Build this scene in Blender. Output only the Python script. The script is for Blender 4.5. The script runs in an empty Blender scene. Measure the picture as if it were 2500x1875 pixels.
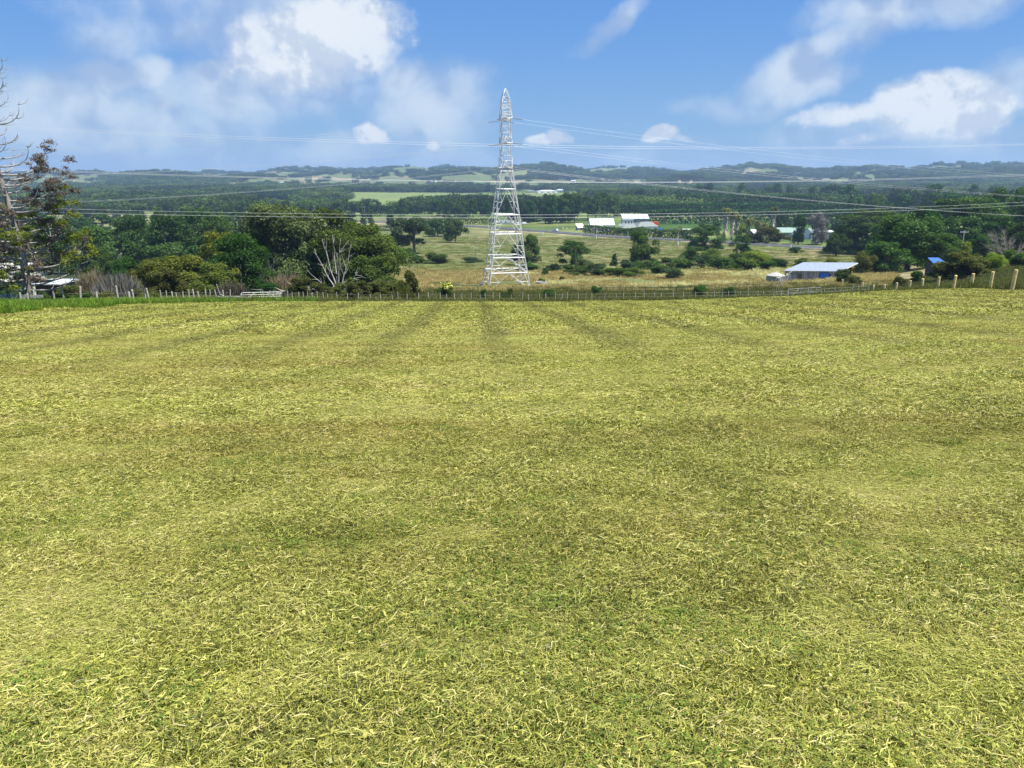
import bpy, math, random
import numpy as np
from mathutils import Vector

# ------------------------------------------------------------------ camera, sky, sun, exposure
SC = bpy.context.scene
COL = SC.collection
F = 1800.0; TH = math.radians(15.9)          # focal length in photo pixels (2500 wide), pitch down
cd = bpy.data.cameras.new('camera'); cam = bpy.data.objects.new('camera', cd); COL.objects.link(cam)
cd.sensor_width = 36; cd.lens = F/2500*36; cd.clip_start = 0.05; cd.clip_end = 40000
cam.location = (0, 0, 0); cam.rotation_euler = (math.pi/2-TH, 0, 0)
SC.camera = cam
SC.view_settings.view_transform = 'Standard'; SC.view_settings.look = 'None'
SC.view_settings.exposure = 0.72; SC.view_settings.gamma = 1
SC.cycles.use_denoising = True
SC.cycles.max_bounces = 6; SC.cycles.diffuse_bounces = 3; SC.cycles.glossy_bounces = 2
SC.cycles.transmission_bounces = 4; SC.cycles.volume_bounces = 0; SC.cycles.transparent_max_bounces = 8
SUN_EL = math.radians(64); SUN_AZ = math.radians(115)     # azimuth clockwise from +Y (ahead): right, a little behind
sdir = Vector((math.sin(SUN_AZ)*math.cos(SUN_EL), math.cos(SUN_AZ)*math.cos(SUN_EL), math.sin(SUN_EL)))
sl = bpy.data.lights.new('sun', 'SUN'); sl.energy = 5.0; sl.angle = math.radians(0.53); sl.color = (1, .95, .85)
so = bpy.data.objects.new('sun', sl); COL.objects.link(so); so.rotation_euler = sdir.to_track_quat('Z', 'Y').to_euler()
so.location = (30, -20, 60)

def ray_dir(px, py):
    u = (px-1250)/F; v = (937.5-py)/F
    return (u, math.cos(TH)+v*math.sin(TH), -math.sin(TH)+v*math.cos(TH))

class NT:
    """small helper that writes shader maths"""
    def __init__(s, nt): s.nt = nt; s.n = nt.nodes; s.l = nt.links
    def new(s, t, **k):
        n = s.n.new(t)
        for a, b in k.items(): setattr(n, a, b)
        return n
    def put(s, sock, v):
        if hasattr(v, 'is_output') or isinstance(v, bpy.types.NodeSocket): s.l.new(v, sock)
        elif v is not None: sock.default_value = v
    def m(s, op, a, b=None, c=None, clamp=False):
        n = s.new('ShaderNodeMath', operation=op); n.use_clamp = clamp
        for i, v in enumerate((a, b, c)):
            if v is not None: s.put(n.inputs[i], v)
        return n.outputs[0]
    def vm(s, op, a, b=None):
        n = s.new('ShaderNodeVectorMath', operation=op); s.put(n.inputs[0], a)
        if b is not None: s.put(n.inputs[1], b)
        return n.outputs['Value'] if op in ('LENGTH', 'DOT_PRODUCT') else n.outputs[0]
    def noise(s, vec, scale, detail=2, rough=.5, dist=0, dim='3D', color=False):
        n = s.new('ShaderNodeTexNoise'); n.noise_dimensions = dim
        if vec is not None: s.l.new(vec, n.inputs['Vector'])
        n.inputs['Scale'].default_value = scale; n.inputs['Detail'].default_value = detail
        n.inputs['Roughness'].default_value = rough; n.inputs['Distortion'].default_value = dist
        return n.outputs['Color' if color else 'Fac']
    def ss(s, x, a, b, lo=0., hi=1.):
        n = s.new('ShaderNodeMapRange'); n.interpolation_type = 'SMOOTHSTEP'
        s.put(n.inputs['Value'], x); s.put(n.inputs['From Min'], a); s.put(n.inputs['From Max'], b)
        s.put(n.inputs['To Min'], lo); s.put(n.inputs['To Max'], hi)
        return n.outputs[0]
    def mix(s, f, a, b, mode='MIX'):
        n = s.new('ShaderNodeMix', data_type='RGBA', blend_type=mode)
        s.put(n.inputs[0], f)
        for i, v in ((6, a), (7, b)):
            if isinstance(v, tuple) and len(v) == 3: v = v+(1,)
            s.put(n.inputs[i], v)
        return n.outputs[2]
    def comb(s, x, y, z):
        n = s.new('ShaderNodeCombineXYZ')
        for i, v in enumerate((x, y, z)): s.put(n.inputs[i], v)
        return n.outputs[0]

# clouds: (photo px, py, radius x, radius y, tilt degrees, strength)
CRISP = [(790,105,205,95,12,1.0),(700,165,150,60,-5,.85),(860,60,110,90,0,.9),(915,325,38,26,0,1.),(1075,350,24,18,0,.95),
 (1330,337,56,17,8,1.15),(1352,322,26,20,0,1.),(1612,332,38,20,0,1.15),(1660,342,40,9,0,.55),(2260,245,150,55,6,1.05),(2380,270,130,55,0,.95),(2150,262,200,26,6,.7),
 (2290,310,150,40,0,.8),(2130,335,90,20,10,.55),]
VEIL = [(262,190,85,44,0,1.1),(375,168,70,44,0,1.1),(522,168,80,40,0,1.15),(990,200,75,50,0,1.1),(1985,205,110,50,20,1.1),(400,262,60,34,0,1.),(120,210,110,50,0,.9),(470,60,150,60,10,.9),(560,30,330,110,0,.75),(330,80,170,70,20,.7),(650,215,330,95,0,.85),(150,270,330,130,0,.9),(420,330,330,90,0,.75),(1060,250,170,110,0,.85),(250,400,420,70,0,.6),
 (900,380,330,60,0,.55),(1480,62,110,34,38,.95),(1965,160,165,62,25,1.05),(2210,18,260,62,5,.9),(1760,262,190,34,0,.55),(2480,215,130,90,0,.7),(2250,330,420,70,0,.65),
 (1340,360,120,32,0,.5),(1660,350,100,26,0,.5),(60,130,90,40,0,.2),(1330,395,1500,40,0,.45)]
w = bpy.data.worlds.new('World'); SC.world = w; w.use_nodes = True
N = NT(w.node_tree); N.n.clear()
sky = N.new('ShaderNodeTexSky', sky_type='NISHITA'); sky.sun_disc = False
sky.sun_elevation = SUN_EL; sky.sun_rotation = SUN_AZ; sky.altitude = 60
sky.air_density = 1.15; sky.dust_density = .35; sky.ozone_density = 2.2
tc = N.new('ShaderNodeTexCoord'); sp = N.new('ShaderNodeSeparateXYZ'); N.l.new(tc.outputs['Generated'], sp.inputs[0])
az = N.m('ARCTAN2', sp.outputs[0], sp.outputs[1]); el = N.m('ARCSINE', sp.outputs[2])
AE = N.comb(az, el, 0.)
# domain warp so outlines billow
wn = N.noise(AE, 9., 4, .55, color=True)
warp = N.vm('MULTIPLY', N.vm('SUBTRACT', wn, (.5, .5, .5)), (.085, .05, 0.))
AEw = N.vm('ADD', AE, warp)
def blob_field(lst, vec):
    out = None
    for px, py, rx, ry, tilt, st in lst:
        d = ray_dir(px, py); L = math.sqrt(sum(c*c for c in d))
        a0 = math.atan2(d[0], d[1]); e0 = math.asin(d[2]/L)
        k = 1.0/F*math.cos(math.atan((px-1250)/F))
        n = N.new('ShaderNodeMapping', vector_type='TEXTURE'); N.l.new(vec, n.inputs['Vector'])
        n.inputs['Location'].default_value = (a0, e0, 0); n.inputs['Rotation'].default_value = (0, 0, math.radians(tilt))
        n.inputs['Scale'].default_value = (rx*k, ry*k, 1)
        q = N.vm('LENGTH', n.outputs[0])
        f = N.m('MULTIPLY', N.m('SUBTRACT', 1.25, N.m('MULTIPLY', q, q)), st)
        f = N.m('MAXIMUM', f, -1.)
        out = f if out is None else N.m('SMOOTH_MAX', out, f, .25)
    return out
cf = blob_field(CRISP, AEw); vf = blob_field(VEIL, AEw)
n3 = N.noise(AEw, 11., 3, .5); n3o = N.noise(N.vm('ADD', AEw, (.018, .024, 0.)), 11., 3, .5)
n1 = N.noise(AE, 26., 7, .6); 
AEo = N.vm('ADD', AE, (.010, .012, 0.)); n1o = N.noise(AEo, 26., 7, .6)
n2 = N.noise(AE, 7., 5, .58); n2b = N.noise(AE, 10., 6, .56)
crisp = N.ss(N.m('ADD', cf, N.m('MULTIPLY', N.m('SUBTRACT', n1, .5), 1.7)), .08, .98)
veil = N.ss(N.m('ADD', vf, N.m('MULTIPLY', N.m('SUBTRACT', n2b, .5), 2.2)), .02, 1.35)
relief = N.ss(N.m('ADD', N.m('MULTIPLY', N.m('SUBTRACT', n1, n1o), .8), N.m('MULTIPLY', N.m('SUBTRACT', n3, n3o), 1.0)), -.10, .075)
# scattered general cover for the parts of the sky outside the photograph
gen = N.ss(N.noise(tc.outputs['Generated'], 3.2, 6, .6), .52, .72)
gen = N.m('MULTIPLY', gen, N.ss(el, .42, .75))
grad = N.mix(N.ss(el, -.03, .24), (3.5, 6.0, 9.6), (1.5, 4.1, 9.8))
skyc = N.mix(.30, grad, N.mix(1., sky.outputs[0], (.55, .85, 1.25), 'MULTIPLY'))
veilc = N.mix(N.ss(N.m('ADD', N.m('MULTIPLY', n3, .5), N.m('MULTIPLY', N.m('ADD', N.m('SUBTRACT', n3, n3o), .5), .5)), .40, .60), (4.7, 6.1, 8.8), (8.2, 9.4, 10.7))
crc = N.mix(relief, (7.2, 8.2, 9.8), (10.1, 10.7, 11.3))
c1 = N.mix(N.m('MULTIPLY', veil, .86), skyc, veilc)
c2 = N.mix(N.m('MULTIPLY', crisp, .93), c1, crc)
c3 = N.mix(N.m('MULTIPLY', gen, .8), c2, (9.5, 10., 11.))
bg = N.new('ShaderNodeBackground'); N.l.new(c3, bg.inputs[0]); bg.inputs[1].default_value = .052
ow = N.new('ShaderNodeOutputWorld'); N.l.new(bg.outputs[0], ow.inputs[0])

# ------------------------------------------------------------------ numeric helpers
def vnoise(x, y, seed=0):
    x = np.asarray(x, float); y = np.asarray(y, float)
    xi = np.floor(x).astype(np.int64); yi = np.floor(y).astype(np.int64)
    fx = x-xi; fy = y-yi; fx = fx*fx*(3-2*fx); fy = fy*fy*(3-2*fy)
    def h(a, b):
        n = (a*374761393+b*668265263+seed*982451653) & 0xffffffff
        n = ((n ^ (n >> 13))*1274126177) & 0xffffffff
        return ((n ^ (n >> 16)) & 0xffff)/65535.0
    return (h(xi, yi)*(1-fx)+h(xi+1, yi)*fx)*(1-fy)+(h(xi, yi+1)*(1-fx)+h(xi+1, yi+1)*fx)*fy
def fbm(x, y, oct=4, seed=0):
    s = 0; a = .5; t = 0
    for i in range(oct):
        s = s+a*vnoise(np.asarray(x)*2**i+i*17.3, np.asarray(y)*2**i+i*9.1, seed+i); t += a; a *= .55
    return s/t
def sstep(x, a, b):
    t = np.clip((np.asarray(x, float)-a)/(b-a), 0, 1); return t*t*(3-2*t)
def row2slope(py):            # photo row -> z / y of a ray
    v = (937.5-np.asarray(py, float))/F
    return (-math.sin(TH)+v*math.cos(TH))/(math.cos(TH)+v*math.sin(TH))

# ground: photo row at which the ground at distance D is seen, per column
TCOL = np.array([-500, 0, 300, 600, 900, 1250, 1600, 1900, 2200, 2350, 2500, 3000], float)
TD = np.array([50, 60, 75, 95, 150, 250, 350, 500, 700, 1000, 1500, 2200], float)
TROW = np.array([
 [755,752,750,749,749,749,744,733,714,709,703,680],
 [748,745,741,738,738,739,736,728,713,709,697,668],
 [738,736,737,738,741,743,739,735,717,706,687,650],
 [726,724,724,723,723,723,723,719,713,692,668,635],
 [706,704,700,698,695,698,697,685,675,655,640,620],
 [672,668,662,656,650,650,648,647,642,633,625,610],
 [632,630,626,622,615,613,612,611,612,610,606,600],
 [592,590,585,580,577,576,576,574,574,574,572,570],
 [545,545,543,540,539,538,538,536,536,536,536,536],
 [510,510,509,508,507,507,507,506,506,505,505,505],
 [482,482,481,481,480,480,480,479,478,478,478,478],
 [463,463,462,461,461,461,460,459,458,458,458,458]], float)
TZ = row2slope(TROW)*TD[:, None]
SKY_PX = np.array([-600,0,100,200,300,400,500,580,680,740,810,860,900,960,1000,1040,1060,1095,1130,1180,1250,1290,1355,1400,1450,1500,1545,1580,1610,1650,1680,1700,1750,1810,1850,1890,1930,1970,2000,2100,2200,2250,2310,2400,2500,3000], float)
SKY_Y = np.array([432,432,434,431,430,427,428,423,419,421,412,419,419,410,409,412,411,403,410,412,412,411,409,414,411,408,404,408,413,421,420,414,409,401,405,405,410,416,413,409,409,402,399,400,401,402], float)
def near_z(x, y):
    z = -2.0-.135*y + .042*np.log1p(np.exp(np.clip(x, -30, 60)/3.))*3.*(1-.10*sstep(y, 25, 50))
    return z + .0012*np.minimum(x, 0)**2*.25*sstep(y, 10, 40) + .05*(fbm(x/6., y/6., 3, 3)-.5)
def ridge_D(px):
    return np.interp(px, [0, 700, 1000, 1600, 1680, 2600], [6200, 5600, 5000, 4600, 3900, 3600])
def hz(x, y):
    x = np.asarray(x, float); y = np.asarray(y, float)
    x, y = np.broadcast_arrays(x, y)
    yy = np.maximum(y, 1.)
    # column of the photo (for ground rows ~700..430 the depth factor is ~1.014)
    px = 1250+F*(x/yy)*1.014
    pxc = np.clip(px, TCOL[0], TCOL[-1])
    ci = np.clip(np.searchsorted(TCOL, pxc)-1, 0, len(TCOL)-2); ct = (pxc-TCOL[ci])/(TCOL[ci+1]-TCOL[ci]); ct = ct*ct*(3-2*ct)*.5+ct*.5
    Dc = np.clip(yy, TD[0], TD[-1]); lg = np.log(TD); ld = np.log(Dc)
    ri = np.clip(np.searchsorted(TD, Dc)-1, 0, len(TD)-2); rt = (Dc-TD[ri])/(TD[ri+1]-TD[ri])
    z0 = TZ[ri, ci]*(1-ct)+TZ[ri, ci+1]*ct; z1 = TZ[ri+1, ci]*(1-ct)+TZ[ri+1, ci+1]*ct
    zt = z0*(1-rt)+z1*rt
    zt = zt+(fbm(x/22., y/22., 3, 5)-.5)*1.1*sstep(yy, 95, 140)
    zn = near_z(x, y)
    k = sstep(yy, 40, 60)
    z = zn*(1-k)+zt*k
    # far hills
    Dr = ridge_D(px)
    zr = Dr*row2slope(np.interp(px, SKY_PX, SKY_Y))-9+Dr*.0042*(fbm(px/26., 0*px, 3, 91)-.45)
    zv = TZ[-1, 5]+0*x
    s = np.clip((yy-2200)/(Dr-2200), 0, 1)
    zh = zv+(zr-zv)*(s**1.35)
    bump = (fbm(x/420., y/360., 4, 11)-.42)*62*np.sin(np.pi*np.clip(s, 0, 1))**.8
    zh = zh+bump
    for Dk, wk, Ak, sd in ((2700, 330, 20, 3), (3500, 380, 30, 4), (4500, 420, 34, 5)):
        zh = zh+Ak*np.exp(-((yy-Dk-350*(vnoise(px/500., 0*px, sd)-.5))/wk)**2)*sstep(fbm(px/190., 0*px+sd, 3, sd+50), .30, .72)*(Dk < Dr-500)
    behind = np.clip((yy-Dr)/2500., 0, 1)
    zh = zh*(1-behind)+(-30)*behind
    kk = sstep(yy, 2100, 2600)
    z = z*(1-kk)+zh*kk
    z = z+(fbm(x/180., y/180., 3, 21)-.5)*5*sstep(yy, 600, 1400)*(1-sstep(yy, 2300, 2900))
    return z
def gz(x, y): return float(hz(x, y))
def at(px, D):                # ground point in photo column px at distance D
    u = (px-1250)/F; x = D*u/1.014
    for _ in range(3):
        z = gz(x, D); dep = D*math.cos(TH)-z*math.sin(TH); x = u*dep
    return Vector((x, D, gz(x, D)))
def ray(px, py, dmax=6000):   # ground point seen at a photo pixel
    dx, dy, dz = ray_dir(px, py); Ds = np.concatenate([np.arange(2, 120, .5), np.geomspace(120, dmax, 900)])
    zr = Ds*dz/dy; xs = Ds*dx/dy; g = hz(xs, Ds); hit = np.nonzero(zr <= g)[0]
    if len(hit) == 0: return at(px, dmax*.5)
    i = hit[0]; return Vector((xs[i], Ds[i], g[i]))
def zat(py, D): return float(row2slope(py))*D
def m_per_px(D, z=0): return (D*math.cos(TH)-z*math.sin(TH))/F

# ------------------------------------------------------------------ mesh helpers
def mesh_np(name, V, FQ, mats, attrs=None, smooth=False, midx=None):
    me = bpy.data.meshes.new(name)
    V = np.asarray(V, np.float32); n = len(V)
    if isinstance(FQ, np.ndarray):
        k = FQ.shape[1]; nf = len(FQ)
        me.vertices.add(n); me.vertices.foreach_set('co', V.ravel())
        me.loops.add(nf*k); me.loops.foreach_set('vertex_index', FQ.astype(np.int32).ravel())
        me.polygons.add(nf); me.polygons.foreach_set('loop_start', np.arange(0, nf*k, k, dtype=np.int32))
        me.polygons.foreach_set('loop_total', np.full(nf, k, np.int32))
    else:
        me.from_pydata([tuple(map(float, v)) for v in V], [], FQ)
    for m in (mats if isinstance(mats, (list, tuple)) else [mats]): me.materials.append(m)
    if midx is not None: me.polygons.foreach_set('material_index', np.asarray(midx, np.int32))
    if attrs:
        for an, (dom, data) in attrs.items():
            data = np.asarray(data, np.float32)
            if data.ndim == 1:
                a = me.attributes.new(an, 'FLOAT', dom); a.data.foreach_set('value', data)
            else:
                if data.shape[1] == 3: data = np.hstack([data, np.ones((len(data), 1), np.float32)])
                a = me.attributes.new(an, 'FLOAT_COLOR', dom); a.data.foreach_set('color', data.ravel())
    if smooth: me.polygons.foreach_set('use_smooth', np.ones(len(me.polygons), bool))
    me.update(calc_edges=True); me.validate()
    return me
def link(name, me, parent=None, loc=None):
    o = bpy.data.objects.new(name, me); COL.objects.link(o)
    if parent: o.parent = parent
    if loc is not None: o.location = loc
    return o
def tag(o, label=None, cat=None, group=None, kind=None):
    if label: o['label'] = label
    if cat: o['category'] = cat
    if group: o['group'] = group
    if kind: o['kind'] = kind
    return o
def thing(name, loc, label, cat, group=None, rz=0):
    o = bpy.data.objects.new(name, None); COL.objects.link(o); o.empty_display_size = .5
    o.location = loc; o.rotation_euler = (0, 0, rz); return tag(o, label, cat, group)
class MB:
    def __init__(s): s.v = []; s.f = []
    def add(s, V, Fs):
        b = len(s.v); s.v += [tuple(map(float, p)) for p in V]; s.f += [tuple(i+b for i in f) for f in Fs]; return s
    def box(s, x0, x1, y0, y1, z0, z1):
        return s.add([(x0,y0,z0),(x1,y0,z0),(x1,y1,z0),(x0,y1,z0),(x0,y0,z1),(x1,y0,z1),(x1,y1,z1),(x0,y1,z1)],
                     [(0,3,2,1),(4,5,6,7),(0,1,5,4),(1,2,6,5),(2,3,7,6),(3,0,4,7)])
    def tube(s, P, R, n=6, cap=True):
        P = [Vector(p) for p in P]; V = []; Fs = []
        if not hasattr(R, '__len__'): R = [R]*len(P)
        for i, p in enumerate(P):
            t = (P[min(i+1, len(P)-1)]-P[max(i-1, 0)]).normalized()
            a = t.cross(Vector((0, 0, 1)))
            if a.length < .05: a = t.cross(Vector((0, 1, 0)))
            a.normalize(); b = t.cross(a)
            for k in range(n):
                an = 2*math.pi*k/n; V.append(p+(a*math.cos(an)+b*math.sin(an))*R[i])
        for i in range(len(P)-1):
            for k in range(n): Fs.append((i*n+k, i*n+(k+1) % n, (i+1)*n+(k+1) % n, (i+1)*n+k))
        if cap: Fs.append(tuple(range(n-1, -1, -1))); Fs.append(tuple((len(P)-1)*n+k for k in range(n)))
        return s.add(V, Fs)
    def bar(s, a, b, t=.1, t2=None):
        return s.tube([a, b], [t*.7, (t2 or t)*.7], 4)
    def lathe(s, prof, n=20, c=(0, 0, 0)):
        V = []; Fs = []
        for r, z in prof:
            for k in range(n):
                an = 2*math.pi*k/n; V.append((c[0]+r*math.cos(an), c[1]+r*math.sin(an), c[2]+z))
        for i in range(len(prof)-1):
            for k in range(n): Fs.append((i*n+k, i*n+(k+1) % n, (i+1)*n+(k+1) % n, (i+1)*n+k))
        Fs.append(tuple(range(n-1, -1, -1))); Fs.append(tuple((len(prof)-1)*n+k for k in range(n)))
        return s.add(V, Fs)
    def build(s, name, mat, parent=None, smooth=False, loc=None):
        me = bpy.data.meshes.new(name); me.from_pydata(s.v, [], s.f); me.materials.append(mat)
        if smooth: me.polygons.foreach_set('use_smooth', np.ones(len(me.polygons), bool))
        me.update(); return link(name, me, parent, loc)

# ------------------------------------------------------------------ materials
def mat(name, col, rough=.7, metal=0, nscale=3., namp=.25, bump=0, spec=.3, coords='Object'):
    m = bpy.data.materials.new(name); m.use_nodes = True; T = NT(m.node_tree); b = T.n['Principled BSDF']
    tcn = T.new('ShaderNodeTexCoord'); v = tcn.outputs[coords]
    nz = T.noise(v, nscale, 5, .6)
    c0 = tuple(c*(1-namp) for c in col)+(1,); c1 = tuple(min(1, c*(1+namp)) for c in col)+(1,)
    T.l.new(T.mix(T.ss(nz, .3, .7), c0, c1), b.inputs['Base Color'])
    b.inputs['Roughness'].default_value = rough; b.inputs['Metallic'].default_value = metal
    b.inputs['Specular IOR Level'].default_value = spec
    if bump:
        bn = T.new('ShaderNodeBump'); bn.inputs['Strength'].default_value = bump; T.l.new(T.noise(v, nscale*6, 4, .6), bn.inputs['Height'])
        T.l.new(bn.outputs[0], b.inputs['Normal'])
    return m
def ribbed(name, col, axis=0, freq=14, rough=.45, metal=.2, streak=.25):
    m = bpy.data.materials.new(name); m.use_nodes = True; T = NT(m.node_tree); b = T.n['Principled BSDF']
    tcn = T.new('ShaderNodeTexCoord'); s = T.new('ShaderNodeSeparateXYZ'); T.l.new(tcn.outputs['Object'], s.inputs[0])
    wv = T.m('SINE', T.m('MULTIPLY', s.outputs[axis], freq))
    st = T.new('ShaderNodeMapping'); T.l.new(tcn.outputs['Object'], st.inputs[0])
    sc = [1.6, 1.6, .25]; sc[axis] = 1.8; st.inputs['Scale'].default_value = sc
    nz = T.noise(st.outputs[0], 1.4, 5, .65)
    c = T.mix(T.ss(nz, .35, .72), tuple(x*(1-streak) for x in col), tuple(min(1, x*(1+streak*.6)) for x in col))
    T.l.new(c, b.inputs['Base Color']); b.inputs['Roughness'].default_value = rough; b.inputs['Metallic'].default_value = metal
    bn = T.new('ShaderNodeBump'); bn.inputs['Strength'].default_value = .5; bn.inputs['Distance'].default_value = .03
    T.l.new(wv, bn.inputs['Height']); T.l.new(bn.outputs[0], b.inputs['Normal'])
    return m
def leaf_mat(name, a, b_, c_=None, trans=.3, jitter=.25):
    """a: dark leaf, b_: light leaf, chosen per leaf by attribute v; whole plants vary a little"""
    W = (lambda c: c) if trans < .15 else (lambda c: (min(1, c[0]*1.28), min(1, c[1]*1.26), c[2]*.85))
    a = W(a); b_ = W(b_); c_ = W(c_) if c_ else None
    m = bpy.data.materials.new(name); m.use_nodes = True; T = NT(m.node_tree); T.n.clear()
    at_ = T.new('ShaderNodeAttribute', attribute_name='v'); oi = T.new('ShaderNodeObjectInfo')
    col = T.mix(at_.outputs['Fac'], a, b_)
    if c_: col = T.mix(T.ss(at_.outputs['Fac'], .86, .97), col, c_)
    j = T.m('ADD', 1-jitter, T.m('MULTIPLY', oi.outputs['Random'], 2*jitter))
    if name == 'woodland_leaf':
        gg = T.new('ShaderNodeNewGeometry'); st = T.noise(gg.outputs['Position'], .006, 4, .6)
        col = T.mix(T.ss(st, .38, .62), T.mix(1., col, (.55, .62, .75), 'MULTIPLY'), T.mix(1., col, (1.9, 1.7, 1.5), 'MULTIPLY'))
    hsv = T.new('ShaderNodeHueSaturation'); T.l.new(col, hsv.inputs['Color']); T.l.new(j, hsv.inputs['Value'])
    T.l.new(T.m('ADD', .488, T.m('MULTIPLY', T.m('FRACT', T.m('MULTIPLY', oi.outputs['Random'], 7.3)), .028)), hsv.inputs['Hue'])
    d = T.new('ShaderNodeBsdfDiffuse'); t = T.new('ShaderNodeBsdfTranslucent'); g = T.new('ShaderNodeBsdfGlossy')
    T.l.new(hsv.outputs[0], d.inputs[0])
    tcn = T.mix(1., hsv.outputs[0], (1.2, 1.3, .55), 'MULTIPLY'); T.l.new(tcn, t.inputs[0])
    g.inputs['Roughness'].default_value = .45; g.inputs[0].default_value = (.6, .65, .6, 1)
    m1 = T.new('ShaderNodeMixShader'); m1.inputs[0].default_value = trans; T.l.new(d.outputs[0], m1.inputs[1]); T.l.new(t.outputs[0], m1.inputs[2])
    m2 = T.new('ShaderNodeMixShader'); m2.inputs[0].default_value = .012; T.l.new(m1.outputs[0], m2.inputs[1]); T.l.new(g.outputs[0], m2.inputs[2])
    o = T.new('ShaderNodeOutputMaterial'); T.l.new(m2.outputs[0], o.inputs[0])
    return m
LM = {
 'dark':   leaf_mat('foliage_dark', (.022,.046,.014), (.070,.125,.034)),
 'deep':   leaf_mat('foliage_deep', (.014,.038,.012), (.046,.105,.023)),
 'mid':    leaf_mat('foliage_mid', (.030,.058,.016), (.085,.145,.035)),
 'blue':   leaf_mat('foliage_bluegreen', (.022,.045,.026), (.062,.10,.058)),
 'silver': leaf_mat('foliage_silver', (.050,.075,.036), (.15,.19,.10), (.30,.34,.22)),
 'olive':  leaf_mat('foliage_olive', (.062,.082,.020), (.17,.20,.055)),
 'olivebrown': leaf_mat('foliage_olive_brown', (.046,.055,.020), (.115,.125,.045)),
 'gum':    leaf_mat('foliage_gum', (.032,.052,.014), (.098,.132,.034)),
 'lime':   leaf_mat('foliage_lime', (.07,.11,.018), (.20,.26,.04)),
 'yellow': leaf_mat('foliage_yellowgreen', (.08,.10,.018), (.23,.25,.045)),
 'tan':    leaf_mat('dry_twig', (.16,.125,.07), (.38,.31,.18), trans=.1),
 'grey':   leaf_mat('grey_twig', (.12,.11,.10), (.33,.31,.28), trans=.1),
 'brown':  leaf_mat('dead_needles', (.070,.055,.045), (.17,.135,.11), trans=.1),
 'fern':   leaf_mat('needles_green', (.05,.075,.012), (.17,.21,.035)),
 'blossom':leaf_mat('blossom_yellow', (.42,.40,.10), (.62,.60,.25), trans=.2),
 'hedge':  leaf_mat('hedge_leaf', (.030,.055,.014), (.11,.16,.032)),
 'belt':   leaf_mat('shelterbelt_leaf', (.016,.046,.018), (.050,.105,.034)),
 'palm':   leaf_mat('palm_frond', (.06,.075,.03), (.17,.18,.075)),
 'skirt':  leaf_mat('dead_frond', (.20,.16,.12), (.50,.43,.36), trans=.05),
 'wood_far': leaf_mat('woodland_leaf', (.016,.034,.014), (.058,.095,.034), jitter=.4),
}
BARK = mat('bark', (.14,.115,.09), .9, nscale=6, bump=.4)
BARKP = mat('bark_pale', (.46,.42,.37), .85, nscale=5, bump=.3)
BARKG = mat('bark_grey', (.26,.235,.205), .9, nscale=5, bump=.4)
POSTW = mat('post_weathered', (.46,.44,.37), .85, nscale=8, bump=.2)
POSTN = mat('post_treated_pine', (.74,.56,.24), .8, nscale=5, bump=.2)
BOARD = mat('grey_board', (.40,.39,.35), .85, nscale=7, bump=.25)
STEEL = mat('galvanised_steel', (.60,.60,.585), .5, .15, nscale=2, namp=.12)
WIRE = mat('aluminium_conductor', (.62,.63,.62), .5, .1, nscale=1, namp=.05)
FWIRE = mat('fence_wire', (.30,.29,.27), .5, .5, nscale=1)
GATE = mat('gate_tube', (.60,.61,.55), .5, .15, nscale=4)
WHITE = mat('white_paint', (.78,.78,.76), .6, nscale=1.5, namp=.06)
CREAM = mat('cream_paint', (.66,.62,.46), .6, nscale=1.5, namp=.08)
GREYW = mat('grey_wall', (.30,.31,.34), .7, nscale=2, namp=.1)
BRICK = mat('brown_wall', (.26,.17,.13), .8, nscale=5, namp=.2)
DARKW = mat('dark_wall', (.030,.035,.05), .7, nscale=2, namp=.2)
GLASS = mat('window_glass', (.03,.035,.045), .12, nscale=1, namp=.1, spec=.6)
CONC = mat('concrete', (.40,.38,.34), .85, nscale=4, namp=.15, bump=.2)
R_WHITE = ribbed('roof_white', (.64,.66,.68), 0, 12, .45, .1, .08)
R_GREEN = ribbed('roof_green', (.26,.37,.31), 0, 12, .5, .1, .12)
R_GREY = ribbed('roof_grey', (.21,.235,.22), 0, 12, .6, .05, .15)
R_CREAM = ribbed('roof_cream', (.64,.62,.50), 0, 12, .5, .1, .15)
R_RED = ribbed('roof_terracotta', (.36,.17,.11), 0, 12, .6, .0, .15)
ZINC = ribbed('zinc_roof', (.50,.54,.60), 0, 16, .38, .35, .3)
ZWALL = ribbed('zinc_wall', (.36,.39,.43), 0, 20, .5, .25, .45)
BLUE = mat('blue_tarpaulin', (.045,.16,.62), .55, nscale=2, namp=.2, bump=.3)
BLUER = mat('blue_roof_sheet', (.05,.14,.40), .5, nscale=3, namp=.2)
ORANGE = mat('orange_container', (.62,.14,.05), .55, nscale=2, namp=.12)
TANK = ribbed('tank_wall', (.22,.27,.25), 2, 40, .6, .0, .25)
CARW = mat('car_paint_white', (.72,.73,.74), .25, .1, nscale=1, namp=.03, spec=.6)
RUBBER = mat('tyre_rubber', (.02,.02,.02), .8)
TIMB = mat('dark_timber', (.06,.05,.04), .85, nscale=4)

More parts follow.
